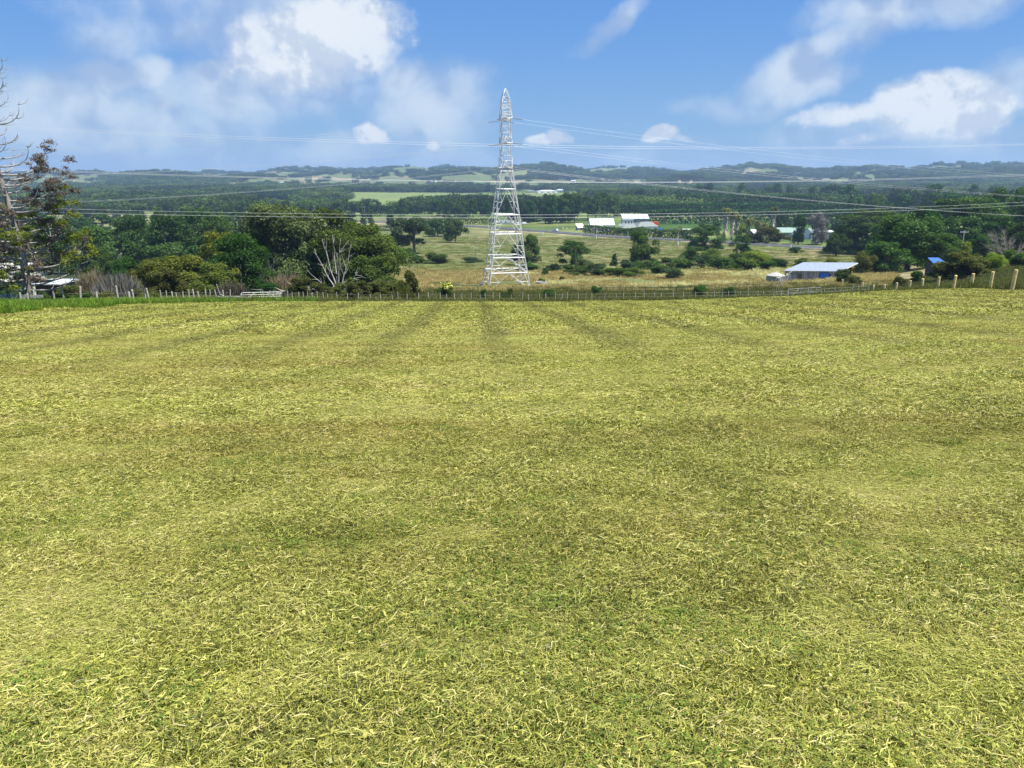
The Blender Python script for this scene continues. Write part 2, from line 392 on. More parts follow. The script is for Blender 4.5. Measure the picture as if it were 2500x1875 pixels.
# ------------------------------------------------------------------ ground
def field_edge(px):            # distance at which the mown paddock ends, per photo column
    return np.interp(px, [-600,0,100,300,500,600,900,1250,1600,1900,2050,2130,2218,2288,2370,2470,2600,3200],
                         [30,36,41,52,60,62,66,67,67,68,70,71,68,62,54,47,43,34])
def woodf(px, x, D): return .5*fbm(x/260., D/330., 4, 51)+.5*fbm(px/150., np.log(np.maximum(D, 10))*13, 3, 55)
def fields(x, y):
    yy = np.maximum(y, .5); px = 1250+F*(x/yy)*1.014
    z = np.zeros(np.shape(x)+(3,)); 
    def C(*c): return np.array(c)
    n1 = fbm(x/9., y/9., 4, 31); n2 = fbm(x/28., y/20., 4, 37); n3 = fbm(x/3., y/3., 3, 41); n4 = fbm(x/60., y/45., 4, 43)
    def lerp(a, b, t): return a+(b-a)*t[..., None]
    mown = lerp(np.broadcast_to(C(.075,.072,.028), z.shape), C(.11,.095,.045), sstep(n1, .35, .65))
    verge = lerp(np.broadcast_to(C(.07,.12,.02), z.shape), C(.12,.17,.035), sstep(n3, .3, .7))
    rough = lerp(np.broadcast_to(C(.060,.065,.022), z.shape), C(.125,.095,.045), sstep(n1, .35, .65))
    tan = lerp(np.broadcast_to(C(.13,.15,.05), z.shape), C(.33,.26,.15), sstep(n1*.6+n2*.4, .36, .56))
    green = lerp(np.broadcast_to(C(.125,.148,.046), z.shape), C(.25,.215,.11), sstep(n2*.7+n1*.3, .45, .66))
    far = lerp(np.broadcast_to(C(.08,.125,.030), z.shape), C(.17,.20,.06), sstep(n4, .4, .6))
    c = rough.copy()
    c = lerp(c, tan, sstep(yy+10*(n1-.5), 100, 122)*sstep(px, 820, 960))
    c = lerp(c, lerp(verge*.8, tan, np.full(np.shape(x), .35)), sstep(yy, 95, 120)*(1-sstep(px, 820, 960)))
    c = lerp(c, green, sstep(yy+26*(n2-.5), 195, 225))
    rd = road_y(x)
    c = lerp(c, tan*1.02, sstep(yy, rd-30, rd-14)*(1-sstep(yy, rd-5, rd)))
    c = lerp(c, far, sstep(yy, rd-3, rd+4)*sstep(yy, 300, 330))
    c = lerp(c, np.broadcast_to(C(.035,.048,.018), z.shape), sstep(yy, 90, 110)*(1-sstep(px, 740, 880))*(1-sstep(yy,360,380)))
    # paddocks on the plain
    for (p0, p1, d0, d1, cc) in [(850,1420,1130,1760,(.17,.21,.07)),(740,1000,900,1010,(.14,.18,.06)),(560,720,470,640,(.11,.15,.035)),
                                 (590,700,620,700,(.23,.20,.09)),(1700,1860,1800,2100,(.24,.20,.12)),(2030,2120,1150,1400,(.25,.24,.12)),(1560,2300,560,700,(.05,.10,.02)),
                                 (930,1100,690,760,(.16,.14,.09))]:
        k = sstep(px, p0-6, p0+6)*(1-sstep(px, p1-6, p1+6))*sstep(yy, d0-12, d0)*(1-sstep(yy, d1, d1+15))
        c = lerp(c, np.broadcast_to(C(*cc), z.shape)*(0.85+.3*n4[..., None]), k)
    wood = sstep(woodf(px, x, yy), .48, .51)
    hill = lerp(np.broadcast_to(C(.12,.15,.060), z.shape), C(.030,.048,.020), wood)
    hill = lerp(hill, np.broadcast_to(C(.25,.21,.12), z.shape), sstep(fbm(x/200., y/260., 3, 61), .62, .68))
    for (p0, p1, d0, d1) in [(985,1062,4300,5000),(1165,1205,3700,4300),(1380,1530,3500,4600),(1205,1290,2900,3300)]:
        k = sstep(px, p0-6, p0+6)*(1-sstep(px, p1-6, p1+6))*sstep(yy, d0-60, d0)*(1-sstep(yy, d1, d1+60))
        hill = lerp(hill, np.broadcast_to(C(.17,.19,.075), z.shape), k)
    c = lerp(c, hill, sstep(yy, 1900, 2300))
    # front boundary: verge on the left, mown paddock
    e = field_edge(px)+1.2*(n3-.5)
    vk = (1-sstep(yy, e+20, e+26))*(1-sstep(px, 620, 760))
    c = lerp(c, verge, vk)
    c = lerp(c, verge*.75, (1-sstep(yy, e+4, e+9))*sstep(px, 600, 700)*(1-sstep(px, 1150, 1350)))
    c = lerp(c, mown, 1-sstep(yy, e-.2, e+.3))
    return c
def road_y(x):                 # y of the road's centre line for a given x
    return np.interp(x, [-400,-140,-37,55,149,230,420], [860,690,612,500,363,300,215])
def build_ground():
    Ds = [-12.]; d = -12.
    while d < 7800:
        st = .8 if d < 2 else max(.45, .45+(d-2)*.0125); d += st; Ds.append(d)
    Ds = np.array(Ds); us = np.concatenate([np.linspace(-1.35, -.8, 40)[:-1], np.linspace(-.8, .8, 460), np.linspace(.8, 1.35, 40)[1:]])
    U, D = np.meshgrid(us, Ds); off = 14*np.exp(-np.maximum(D, 0)/30.)
    X = U*(np.maximum(D, 0)+off+.5); Z = hz(X, D)
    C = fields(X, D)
    nr, nc = X.shape; V = np.stack([X, D, Z], -1).reshape(-1, 3)
    i = np.arange(nr*nc).reshape(nr, nc); Q = np.stack([i[:-1, :-1], i[:-1, 1:], i[1:, 1:], i[1:, :-1]], -1).reshape(-1, 4)
    m = bpy.data.materials.new('ground_grass'); m.use_nodes = True; T = NT(m.node_tree); b = T.n['Principled BSDF']
    a = T.new('ShaderNodeAttribute', attribute_name='Col'); g = T.new('ShaderNodeNewGeometry'); P = g.outputs['Position']
    sp = T.new('ShaderNodeSeparateXYZ'); T.l.new(P, sp.inputs[0])
    f1 = T.noise(P, 9., 6, .7); f2 = T.noise(P, .9, 5, .6); f3 = T.noise(P, .035, 6, .65)
    k = T.m('ADD', .55, T.m('MULTIPLY', T.ss(f1, .3, .7), .9))
    k2 = T.m('ADD', .75, T.m('MULTIPLY', T.ss(f2, .3, .7), .5))
    k3 = T.m('ADD', .8, T.m('MULTIPLY', T.ss(f3, .3, .7), .4))
    col = T.mix(1., a.outputs['Color'], T.comb(k, k, k), 'MULTIPLY'); col = T.mix(1., col, T.comb(k2, k2, k2), 'MULTIPLY'); col = T.mix(1., col, T.comb(k3, k3, k3), 'MULTIPLY')
    T.l.new(col, b.inputs['Base Color']); b.inputs['Roughness'].default_value = .95; b.inputs['Specular IOR Level'].default_value = .1
    bn = T.new('ShaderNodeBump'); bn.inputs['Strength'].default_value = .6; bn.inputs['Distance'].default_value = .05
    T.l.new(f1, bn.inputs['Height']); T.l.new(bn.outputs[0], b.inputs['Normal'])
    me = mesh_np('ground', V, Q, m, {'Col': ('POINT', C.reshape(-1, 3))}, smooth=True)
    tag(link('ground', me), kind='structure')
build_ground()

def build_road():
    ctl = [(-400,860),(-140,690),(-37,612),(10,556),(55,500),(100,436),(149,363),(190,328),(230,300),(300,262),(420,215)]
    pts = []
    for i in range(len(ctl)-1):
        for t in np.linspace(0, 1, 14, endpoint=False): pts.append((ctl[i][0]*(1-t)+ctl[i+1][0]*t, ctl[i][1]*(1-t)+ctl[i+1][1]*t))
    pts = np.array(pts); k = np.ones(9)/9
    pts = np.stack([np.convolve(np.pad(pts[:, j], 4, 'edge'), k, 'valid') for j in (0, 1)], -1)
    tg = np.gradient(pts, axis=0); tg /= np.linalg.norm(tg, axis=1)[:, None]; nrm = np.stack([-tg[:, 1], tg[:, 0]], -1)
    zc = hz(pts[:, 0], pts[:, 1]); zc = np.convolve(np.pad(zc, 6, 'edge'), np.ones(13)/13, 'valid')+.75
    def ribbon(name, offs, dz, m, **kw):
        V = []; 
        for o, dzz in zip(offs, dz): V.append(np.column_stack([pts+nrm*o, zc+dzz]))
        V = np.stack(V, 1); n, c = V.shape[:2]; i = np.arange(n*c).reshape(n, c)
        Q = np.stack([i[:-1, :-1], i[:-1, 1:], i[1:, 1:], i[1:, :-1]], -1).reshape(-1, 4)
        return mesh_np(name, V.reshape(-1, 3), Q, m)
    ash = mat('asphalt', (.075,.077,.085), .85, nscale=.6, namp=.2, coords='Object')
    tag(link('road', ribbon('road', [-5.6, -4.4, 4.4, 5.6], [-1.4, 0, 0, -1.4], ash)), kind='structure')
    for o in (-3.9, 3.9):
        tag(link('road_marking', ribbon('road_marking', [o-.09, o+.09], [.006, .006], WHITE)), kind='structure')
    return pts, zc, nrm
RPTS, RZ, RN = build_road()

# ------------------------------------------------------------------ scatter (uncountable ground cover only)
def scatter(name, srcs, P, rot, scl, label, cat):
    sc = bpy.data.collections.new(name+'_pieces')
    for i, me in enumerate(srcs):
        o = bpy.data.objects.new('%s_piece' % name, me); sc.objects.link(o)
    me = bpy.data.meshes.new(name); P = np.asarray(P, np.float32); me.vertices.add(len(P)); me.vertices.foreach_set('co', P.ravel())
    a = me.attributes.new('rot', 'FLOAT_VECTOR', 'POINT'); a.data.foreach_set('vector', np.asarray(rot, np.float32).ravel())
    a = me.attributes.new('scl', 'FLOAT_VECTOR', 'POINT'); a.data.foreach_set('vector', np.asarray(scl, np.float32).ravel())
    a = me.attributes.new('idx', 'INT', 'POINT'); a.data.foreach_set('value', np.random.RandomState(5).randint(0, len(srcs), len(P)).astype(np.int32))
    me.update()
    g = bpy.data.node_groups.new(name+'_scatter', 'GeometryNodeTree')
    g.interface.new_socket('Geometry', in_out='INPUT', socket_type='NodeSocketGeometry')
    g.interface.new_socket('Geometry', in_out='OUTPUT', socket_type='NodeSocketGeometry')
    gi = g.nodes.new('NodeGroupInput'); go = g.nodes.new('NodeGroupOutput')
    ci = g.nodes.new('GeometryNodeCollectionInfo'); ci.inputs['Collection'].default_value = sc
    ci.inputs['Separate Children'].default_value = True; ci.inputs['Reset Children'].default_value = True
    ip = g.nodes.new('GeometryNodeInstanceOnPoints'); ip.inputs['Pick Instance'].default_value = True
    def na(n, t):
        x = g.nodes.new('GeometryNodeInputNamedAttribute'); x.data_type = t; x.inputs['Name'].default_value = n; return x.outputs['Attribute']
    e = g.nodes.new('FunctionNodeEulerToRotation')
    L = g.links
    L.new(gi.outputs[0], ip.inputs['Points']); L.new(ci.outputs[0], ip.inputs['Instance']); L.new(na('idx', 'INT'), ip.inputs['Instance Index'])
    L.new(na('rot', 'FLOAT_VECTOR'), e.inputs[0]); L.new(e.outputs[0], ip.inputs['Rotation']); L.new(na('scl', 'FLOAT_VECTOR'), ip.inputs['Scale'])
    L.new(ip.outputs[0], go.inputs[0])
    o = link(name, me); md = o.modifiers.new('scatter', 'NODES'); md.node_group = g
    return tag(o, label, cat, kind='stuff')

def hay_mat():
    m = bpy.data.materials.new('cut_grass_blades'); m.use_nodes = True; T = NT(m.node_tree); T.n.clear()
    a = T.new('ShaderNodeAttribute', attribute_name='v').outputs['Fac']
    g = T.new('ShaderNodeNewGeometry'); P = g.outputs['Position']; sp = T.new('ShaderNodeSeparateXYZ'); T.l.new(P, sp.inputs[0])
    big = T.noise(P, .16, 4, .6); med = T.noise(P, .9, 4, .6); sm = T.noise(P, 3.1, 3, .6)
    # wheel tracks and swaths of the mower, running down the paddock
    lean = T.m('ADD', sp.outputs[0], T.m('ADD', T.m('MULTIPLY', sp.outputs[1], .055), T.m('MULTIPLY', big, 1.6)))
    ph = T.m('ABSOLUTE', T.m('SUBTRACT', T.m('FRACT', T.m('MULTIPLY', lean, .31)), .5))
    track = T.m('MULTIPLY', T.ss(ph, .03, .26, 1., 0.), T.m('MULTIPLY', T.ss(sp.outputs[1], 11, 24), T.ss(med, .25, .55)))
    st_ = T.new('ShaderNodeMapping'); T.l.new(P, st_.inputs[0]); st_.inputs['Scale'].default_value = (.10, .42, .3); st_.inputs['Rotation'].default_value = (0, 0, .12)
    band = T.noise(st_.outputs[0], 1., 5, .62)
    straw = T.m('ADD', T.m('ADD', T.m('MULTIPLY', T.m('SUBTRACT', big, .5), .9), T.m('MULTIPLY', T.m('SUBTRACT', med, .5), 1.1)), T.m('MULTIPLY', T.m('SUBTRACT', sm, .5), .9))
    q = T.m('ADD', a, T.m('MULTIPLY', straw, .55))
    r = T.new('ShaderNodeValToRGB'); T.l.new(q, r.inputs[0]); cr = r.color_ramp
    stops = [(.0, (.062,.074,.019)), (.20, (.145,.158,.033)), (.42, (.335,.34,.066)), (.66, (.515,.50,.132)), (.86, (.70,.62,.25)), (1., (.42,.33,.19))]
    cr.elements[0].position = 0; cr.elements[0].color = stops[0][1]+(1,); cr.elements[1].position = 1; cr.elements[1].color = stops[-1][1]+(1,)
    for p, c in stops[1:-1]: e = cr.elements.new(p); e.color = c+(1,)
    col = T.mix(T.ss(sm, .38, .62, .0, .28), r.outputs[0], T.mix(1., r.outputs[0], (.62, .58, .52), 'MULTIPLY'))
    col = T.mix(T.ss(big, .56, .70, 0., .5), col, T.mix(1., col, (.80, 1.0, .66), 'MULTIPLY'))
    col = T.mix(T.ss(band, .48, .68, 0., .45), col, T.mix(1., col, (.76, .60, .60), 'MULTIPLY'))
    col = T.mix(T.ss(band, .32, .46, .35, 0.), col, T.mix(1., col, (1.25, 1.28, .95), 'MULTIPLY'))
    col = T.mix(T.m('MULTIPLY', track, .50), col, (.11, .11, .04))
    col = T.mix(T.ss(sp.outputs[1], 18, 48, 0., .9), col, T.mix(1., col, (.84, .88, .76), 'MULTIPLY'))
    d = T.new('ShaderNodeBsdfDiffuse'); t = T.new('ShaderNodeBsdfTranslucent'); gl = T.new('ShaderNodeBsdfGlossy'); gl.inputs['Roughness'].default_value = .4
    T.l.new(col, d.inputs[0]); T.l.new(T.mix(1., col, (1.1, 1.15, .6), 'MULTIPLY'), t.inputs[0]); gl.inputs[0].default_value = (.9, .9, .8, 1)
    m1 = T.new('ShaderNodeMixShader'); m1.inputs[0].default_value = .12; T.l.new(d.outputs[0], m1.inputs[1]); T.l.new(t.outputs[0], m1.inputs[2])
    m2 = T.new('ShaderNodeMixShader'); m2.inputs[0].default_value = .02; T.l.new(m1.outputs[0], m2.inputs[1]); T.l.new(gl.outputs[0], m2.inputs[2])
    o = T.new('ShaderNodeOutputMaterial'); T.l.new(m2.outputs[0], o.inputs[0]); return m
HAY = hay_mat()
def blades(n, R, ln, wd, zmax, pitch, seed, mt, upright=.0, dom=None, leaves=0):
    """strips of two quads bent in the middle, lying in a round patch of radius R"""
    r = np.random.RandomState(seed)
    rad = R*np.sqrt(r.rand(n))*(.75+.25*r.rand(n)); th = r.rand(n)*2*np.pi
    c = np.stack([rad*np.cos(th), rad*np.sin(th), zmax*r.rand(n)**1.4], -1)
    base = r.rand()*np.pi if dom is None else dom
    yaw = np.where(r.rand(n) < .45, base+r.normal(0, .45, n), r.rand(n)*2*np.pi)
    # local swirls
    yaw = yaw+1.2*np.sin(c[:, 0]/R*4+seed)+.9*np.cos(c[:, 1]/R*5)
    pt = r.normal(0, pitch, n); up = r.rand(n) < upright; pt = np.where(up, r.uniform(.7, 1.4, n), pt)
    L = ln*(.35+1.0*r.rand(n)**1.6); W = wd*(.5+.8*r.rand(n))
    d = np.stack([np.cos(yaw)*np.cos(pt), np.sin(yaw)*np.cos(pt), np.sin(pt)], -1)
    s = np.stack([-np.sin(yaw), np.cos(yaw), np.zeros(n)], -1); roll = r.normal(0, .5, n)
    upv = np.cross(d, s); s = s*np.cos(roll)[:, None]+upv*np.sin(roll)[:, None]
    bend = np.stack([r.normal(0, .16, n), r.normal(0, .16, n), r.normal(0, .10, n)], -1)*L[:, None]
    p0 = c-d*L[:, None]*.5; p1 = c+bend; p2 = c+d*L[:, None]*.5
    p0[:, 2] = np.where(up, -.005, np.maximum(p0[:, 2], .001)); p2[:, 2] = np.maximum(p2[:, 2], .001); p1[:, 2] = np.maximum(p1[:, 2], .002)
    hw = (W*.5)[:, None]
    V = np.stack([p0-s*hw*.7, p0+s*hw*.7, p1-s*hw, p1+s*hw, p2-s*hw*.25, p2+s*hw*.25], 1).reshape(-1, 3)
    i = (np.arange(n)*6)[:, None]; Q = np.concatenate([i+[0, 1, 3, 2], i+[2, 3, 5, 4]], 1).reshape(-1, 4)
    v = np.repeat(np.clip(r.normal(.5, .23, n), 0, 1), 2)
    if leaves:
        rad = R*np.sqrt(r.rand(leaves)); th = r.rand(leaves)*6.28; k = len(V)
        cc = np.stack([rad*np.cos(th), rad*np.sin(th), zmax*(.6+.5*r.rand(leaves))], -1); sz = r.uniform(.005, .012, leaves)[:, None]
        a = r.rand(leaves)*6.28; e1 = np.stack([np.cos(a), np.sin(a), r.normal(0, .35, leaves)], -1)*sz; e2 = np.stack([-np.sin(a), np.cos(a), r.normal(0, .35, leaves)], -1)*sz*.8
        V = np.concatenate([V, np.stack([cc-e1, cc-e2, cc+e1, cc+e2], 1).reshape(-1, 3)]); j = k+(np.arange(leaves)*4)[:, None]
        Q = np.concatenate([Q, j+[0, 1, 2, 3]]); v = np.concatenate([v, r.uniform(.1, .75, leaves)])
    return mesh_np('blades', V, Q, mt, {'v': ('FACE', v)})
def edge_ok(P, m=0.3):
    px = 1250+F*(P[:, 0]/np.maximum(P[:, 1], .5))*1.014
    return P[:, 1] < field_edge(px)-m
def strew(D0, D1, spacing, rs, seed, smin=.85, smax=1.2):
    r = np.random.RandomState(seed); hw = .86*D1+3
    gx_, gy_ = np.meshgrid(np.arange(-hw, hw, spacing), np.arange(D0, D1, spacing)); gx_ = gx_+(np.arange(gx_.shape[0]) % 2)[:, None]*spacing*.5
    P = np.stack([gx_.ravel(), gy_.ravel()], -1)+r.uniform(-.38, .38, (gx_.size, 2))*spacing
    P = P[np.abs(P[:, 0]) < .86*P[:, 1]+2.2]; P = P[edge_ok(P)]
    e = .5; z = hz(P[:, 0], P[:, 1]); gx = (hz(P[:, 0]+e, P[:, 1])-z)/e; gy = (hz(P[:, 0], P[:, 1]+e)-z)/e
    sc = r.uniform(smin, smax, len(P)); yaw = r.rand(len(P))*6.283
    # tilt to slope: small angle, applied as x/y euler after yaw (XYZ order: X, Y then Z) -> rotate slope into local frame
    lx = gx*np.cos(yaw)+gy*np.sin(yaw); ly = -gx*np.sin(yaw)+gy*np.cos(yaw)
    rot = np.stack([np.arctan(ly), -np.arctan(lx), yaw], -1)
    lm = {.27: (.4, 1.5), .55: (.45, 1.1)}.get(spacing, (.55, .5)); lump = lm[0]+lm[1]*sstep(fbm(P[:, 0]/(spacing*2.2), P[:, 1]/(spacing*1.5), 3, seed+90), .34, .70)
    return np.column_stack([P, z-.002]), rot, np.stack([sc, sc, sc*lump*r.uniform(.8, 1.3, len(P))], -1)
near = [blades(2300, .34, .060, .0036, .030, .15, 100+i, HAY, .02, leaves=30) for i in range(12)]
midb = [blades(2100, .62, .085, .0072, .042, .15, 200+i, HAY, .02) for i in range(10)]
farb = [blades(1300, 1.15, .20, .022, .075, .22, 300+i, HAY, .07) for i in range(8)]
P, Rr, S = strew(1.2, 9.5, .27, .3, 1); scatter('cut_grass', near, P, Rr, S, 'freshly cut yellow green grass lying over the nearest part of the paddock', 'grass')
P, Rr, S = strew(9, 27, .55, .3, 2); scatter('cut_grass', midb, P, Rr, S, 'cut grass spread over the middle of the paddock', 'grass')
P, Rr, S = strew(26, 74, 1.05, .3, 3); scatter('cut_grass', farb, P, Rr, S, 'cut grass with mower tracks on the far slope of the paddock', 'grass')

def clover_piece(seed):
    r = np.random.RandomState(seed); n = 70; a = r.rand(n)*6.283; q = .16*np.sqrt(r.rand(n)); c = np.stack([q*np.cos(a), q*np.sin(a), r.uniform(.02, .055, n)], -1)
    V = []; Fq = []; vs = []
    for i in range(n):
        y = r.rand()*6.283; sz = r.uniform(.006, .011); tl = r.normal(0, .35, 2); vv = r.rand()
        for k in range(3):
            th = y+k*2.094; d = np.array([math.cos(th), math.sin(th), tl[0]*math.cos(th)+tl[1]*math.sin(th)])*sz; sd = np.array([-math.sin(th), math.cos(th), 0])*sz*.55; b = len(V)
            V += [c[i], c[i]+d*.9-sd, c[i]+d*1.5, c[i]+d*.9+sd]; Fq.append((b, b+1, b+2, b+3)); vs.append(vv)
    return mesh_np('clover', np.array(V), np.array(Fq), CLOVER, {'v': ('FACE', np.array(vs))})
CLOVER = leaf_mat('clover_leaf', (.085,.125,.032), (.20,.25,.068))
P, Rr, S = strew(1.6, 9, .23, .3, 8); pm = fbm(P[:, 0]/.9, P[:, 1]/.9, 3, 8); kx = (pm+.10*np.exp(-(P[:, 1]-2.2)**2/1.2)) > .60
scatter('clover', [clover_piece(i) for i in range(4)], P[kx], Rr[kx], np.ones((int(kx.sum()), 3))*S[kx][:, :1], 'green clover patches between the cut grass close to the camera', 'clover')
# long grass tufts
def tuft(n, h, w, spread, seed, mt):
    r = np.random.RandomState(seed); a = r.rand(n)*6.283; rad = spread*np.sqrt(r.rand(n))
    b = np.stack([rad*np.cos(a), rad*np.sin(a), np.full(n, -.03)], -1)
    H = h*(.5+.6*r.rand(n)); ln = np.stack([r.normal(0, .30, n), r.normal(0, .30, n), np.ones(n)], -1)*H[:, None]
    y = r.rand(n)*6.283; s = np.stack([np.cos(y), np.sin(y), np.zeros(n)], -1)*w*.5
    m = b+ln*.55; t = b+ln+np.stack([r.normal(0, .25, n), r.normal(0, .25, n), -.15*r.rand(n)], -1)*H[:, None]
    V = np.stack([b-s, b+s, m-s*.9, m+s*.9, t-s*.2, t+s*.2], 1).reshape(-1, 3); i = (np.arange(n)*6)[:, None]
    Q = np.concatenate([i+[0, 1, 3, 2], i+[2, 3, 5, 4]], 1).reshape(-1, 4)
    return mesh_np('tuft', V, Q, mt, {'v': ('FACE', np.repeat(r.rand(n), 2))})
def tufts(name, mt, h, w, n_, spread, region, count, label, seed, smin=.6, smax=1.3):
    r = np.random.RandomState(seed); srcs = [tuft(n_, h, w, spread, seed*10+i, mt) for i in range(5)]
    pxr, Dr, test = region
    px = r.uniform(*pxr, count*3); D = np.sqrt(r.uniform(Dr[0]**2, Dr[1]**2, count*3)); x = (px-1250)/F*D/1.014
    k = test(px, D, x); x = x[k][:count]; D = D[k][:count]
    P = np.column_stack([x, D, hz(x, D)]); s = r.uniform(smin, smax, len(P))
    scatter(name, srcs, P, np.column_stack([0*s, 0*s, r.rand(len(P))*6.283]), np.column_stack([s, s, s*r.uniform(.7, 1.3, len(P))]), label, 'grass')
G_VERGE = leaf_mat('verge_grass', (.07,.13,.018), (.17,.25,.045)); G_ROUGH = leaf_mat('rough_grass', (.050,.064,.022), (.135,.135,.058))
G_TAN = leaf_mat('dry_grass', (.215,.17,.105), (.40,.33,.215)); G_MEAD = leaf_mat('meadow_grass', (.11,.125,.042), (.22,.215,.09)); G_DRYW = leaf_mat('seed_heads', (.42,.40,.30), (.66,.63,.50))
fe = field_edge
tufts('verge_grass', G_VERGE, .38, .03, 60, .35, ((-350, 760), (34, 84), lambda p, D, x: (D > fe(p)+.2) & (D < fe(p)+26)), 6500, 'long bright green grass between the paddock and the left fence', 1)
tufts('rough_grass', G_ROUGH, .48, .035, 60, .5, ((350, 2950), (44, 125), lambda p, D, x: (D > fe(p)+.8)), 12000, 'rough brownish green grass beyond the paddock fence', 2)
tufts('dry_grass', G_TAN, .5, .06, 60, .8, ((830, 2200), (108, 215), lambda p, D, x: (fbm(x/9., D/9., 4, 31)*.6+fbm(x/28., D/20., 4, 37)*.4 > .43)), 8000, 'tall tan dry grass around the foot of the pylon', 3)
tufts('meadow_grass', G_MEAD, .26, .07, 60, 1.6, ((880, 2100), (190, 480), lambda p, D, x: D < road_y(x)-10), 9000, 'green meadow grass between the pylon and the road', 4)
tufts('seeding_grass', G_DRYW, .75, .06, 40, .9, ((1280, 2060), (125, 240), lambda p, D, x: fbm(x/14., D/14., 3, 77) > .58), 900, 'pale seeding grass heads between the low bushes', 5)

# ------------------------------------------------------------------ trees
ORD = ['leftmost','second','third','fourth','fifth','sixth','seventh','eighth','ninth','tenth','eleventh','twelfth','thirteenth','fourteenth','fifteenth','sixteenth','seventeenth','eighteenth','nineteenth','twentieth']
def leaf_cloud(cl, n, size, seed, up=.35, shell=.55, flat=1., elong=1.):
    """cl: list of (centre, radii); n leaf cards of about `size`, denser towards each clump's surface"""
    r = np.random.RandomState(seed); C = np.array([c for c, _ in cl], float); Rd = np.array([q for _, q in cl], float)
    vol = (Rd.prod(1))**.67; k = r.choice(len(cl), n, p=vol/vol.sum())
    d = r.normal(size=(n, 3)); d /= np.linalg.norm(d, axis=1)[:, None]; d[:, 2] = np.where(d[:, 2] < -.7, -d[:, 2]*.6, d[:, 2])
    rr = shell+(1-shell)*r.rand(n)**.6; rr = rr*(1+.16*r.normal(size=n))
    P = C[k]+d*rr[:, None]*Rd[k]
    nm = d*.7+r.normal(size=(n, 3))*.75; nm[:, 2] += up; nm /= np.linalg.norm(nm, axis=1)[:, None]
    a = np.cross(nm, r.normal(size=(n, 3))); a /= np.linalg.norm(a, axis=1)[:, None]+1e-9; b = np.cross(nm, a)
    s = (size*(.55+.9*r.rand(n)))[:, None]
    a = a*s*.5*elong; b = b*s*.36*flat
    V = np.stack([P-a, P-b*1.1+a*.15, P+a, P+b*.9-a*.1], 1).reshape(-1, 3); Q = np.arange(n*4).reshape(n, 4)
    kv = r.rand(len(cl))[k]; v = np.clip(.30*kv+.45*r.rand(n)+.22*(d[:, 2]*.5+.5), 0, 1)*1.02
    return V, Q, v
def clumps(kind, seed):
    r = random.Random(seed); out = []
    def add(x, y, z, a, b=None, c=None): out.append(((x, y, z), (a, b or a, c or a*.8)))
    if kind == 'round':
        for i in range(36):
            z = r.uniform(.13, .90); w = .47*math.sqrt(max(.05, 1-((z-.45)/.52)**2)); a = r.uniform(0, 6.283); q = w*r.uniform(.35, .95)
            s = r.uniform(.09, .16); add(q*math.cos(a), q*math.sin(a), z, s, s, s*r.uniform(.75, 1.1))
    elif kind == 'layer':
        for i in range(44):
            z = r.choice([.10, .22, .36, .5, .63, .75, .86])+r.uniform(-.03, .03); w = .46*(1-.55*max(0, z-.45)/.5); a = r.uniform(0, 6.283); q = w*r.uniform(.3, 1)
            s = r.uniform(.10, .16); add(q*math.cos(a), q*math.sin(a), z, s, s, s*.42)
    elif kind == 'dense':
        for i in range(46):
            z = r.uniform(.06, .90); w = .47*math.sqrt(max(.06, 1-(max(0, z-.3)/.68)**2)); a = r.uniform(0, 6.283); q = w*r.uniform(.3, 1)
            s = r.uniform(.09, .15); add(q*math.cos(a), q*math.sin(a), z, s, s, s*.85)
    elif kind == 'tall':
        for i in range(34):
            z = r.uniform(.10, .93); w = .42*math.sqrt(max(.04, 1-((z-.48)/.56)**2)); a = r.uniform(0, 6.283); q = w*r.uniform(.2, .8)
            s = r.uniform(.09, .17); add(q*math.cos(a), q*math.sin(a), z, s, s, s*r.uniform(.8, 1.3))
    elif kind == 'cone':
        for i in range(24):
            z = r.uniform(.08, .95); w = .42*(1-z)**.75; a = r.uniform(0, 6.283); q = w*r.uniform(.3, .8); s = .07+.15*(1-z)
            add(q*math.cos(a), q*math.sin(a), z, s, s, s*.6)
    elif kind == 'gum':
        for i in range(26):
            z = r.uniform(.30, .92); w = .5*math.sqrt(max(.1, 1-((z-.6)/.42)**2)); a = r.uniform(0, 6.283); q = w*r.uniform(.25, 1)
            s = r.uniform(.08, .18); add(q*math.cos(a), q*math.sin(a), z, s, s, s*.8)
    elif kind == 'shrub':
        for i in range(20):
            z = r.uniform(.12, .8); w = .44*math.sqrt(max(.05, 1-(z/.95)**2)); a = r.uniform(0, 6.283); q = w*r.uniform(.1, .95)
            s = r.uniform(.12, .2); add(q*math.cos(a), q*math.sin(a), z, s, s, s*.9)
    elif kind == 'willow':
        for i in range(30):
            z = r.uniform(.15, .88); w = .46*math.sqrt(max(.05, 1-(z/1.02)**2)); a = r.uniform(0, 6.283); q = w*r.uniform(.1, 1)
            s = r.uniform(.07, .14); add(q*math.cos(a), q*math.sin(a), z, s, s, s*1.25)
    return out
def limbs(mb, cl, seed, r0, fork=.22, top=.8, n=9):
    r = random.Random(seed); mb.tube([(0, 0, -.04), (r.uniform(-.01, .01), 0, fork*.5), (r.uniform(-.02, .02), r.uniform(-.02, .02), fork), (0, 0, top*.7)], [r0*1.35, r0, r0*.85, r0*.25], 7)
    for (c, q) in r.sample(cl, min(n, len(cl))):
        z0 = r.uniform(fork*.7, max(fork, c[2]*.7)); m = (c[0]*.45, c[1]*.45, z0+(c[2]-z0)*.6)
        mb.tube([(0, 0, z0), m, c], [r0*.5, r0*.32, r0*.1], 5)
_cache = {}
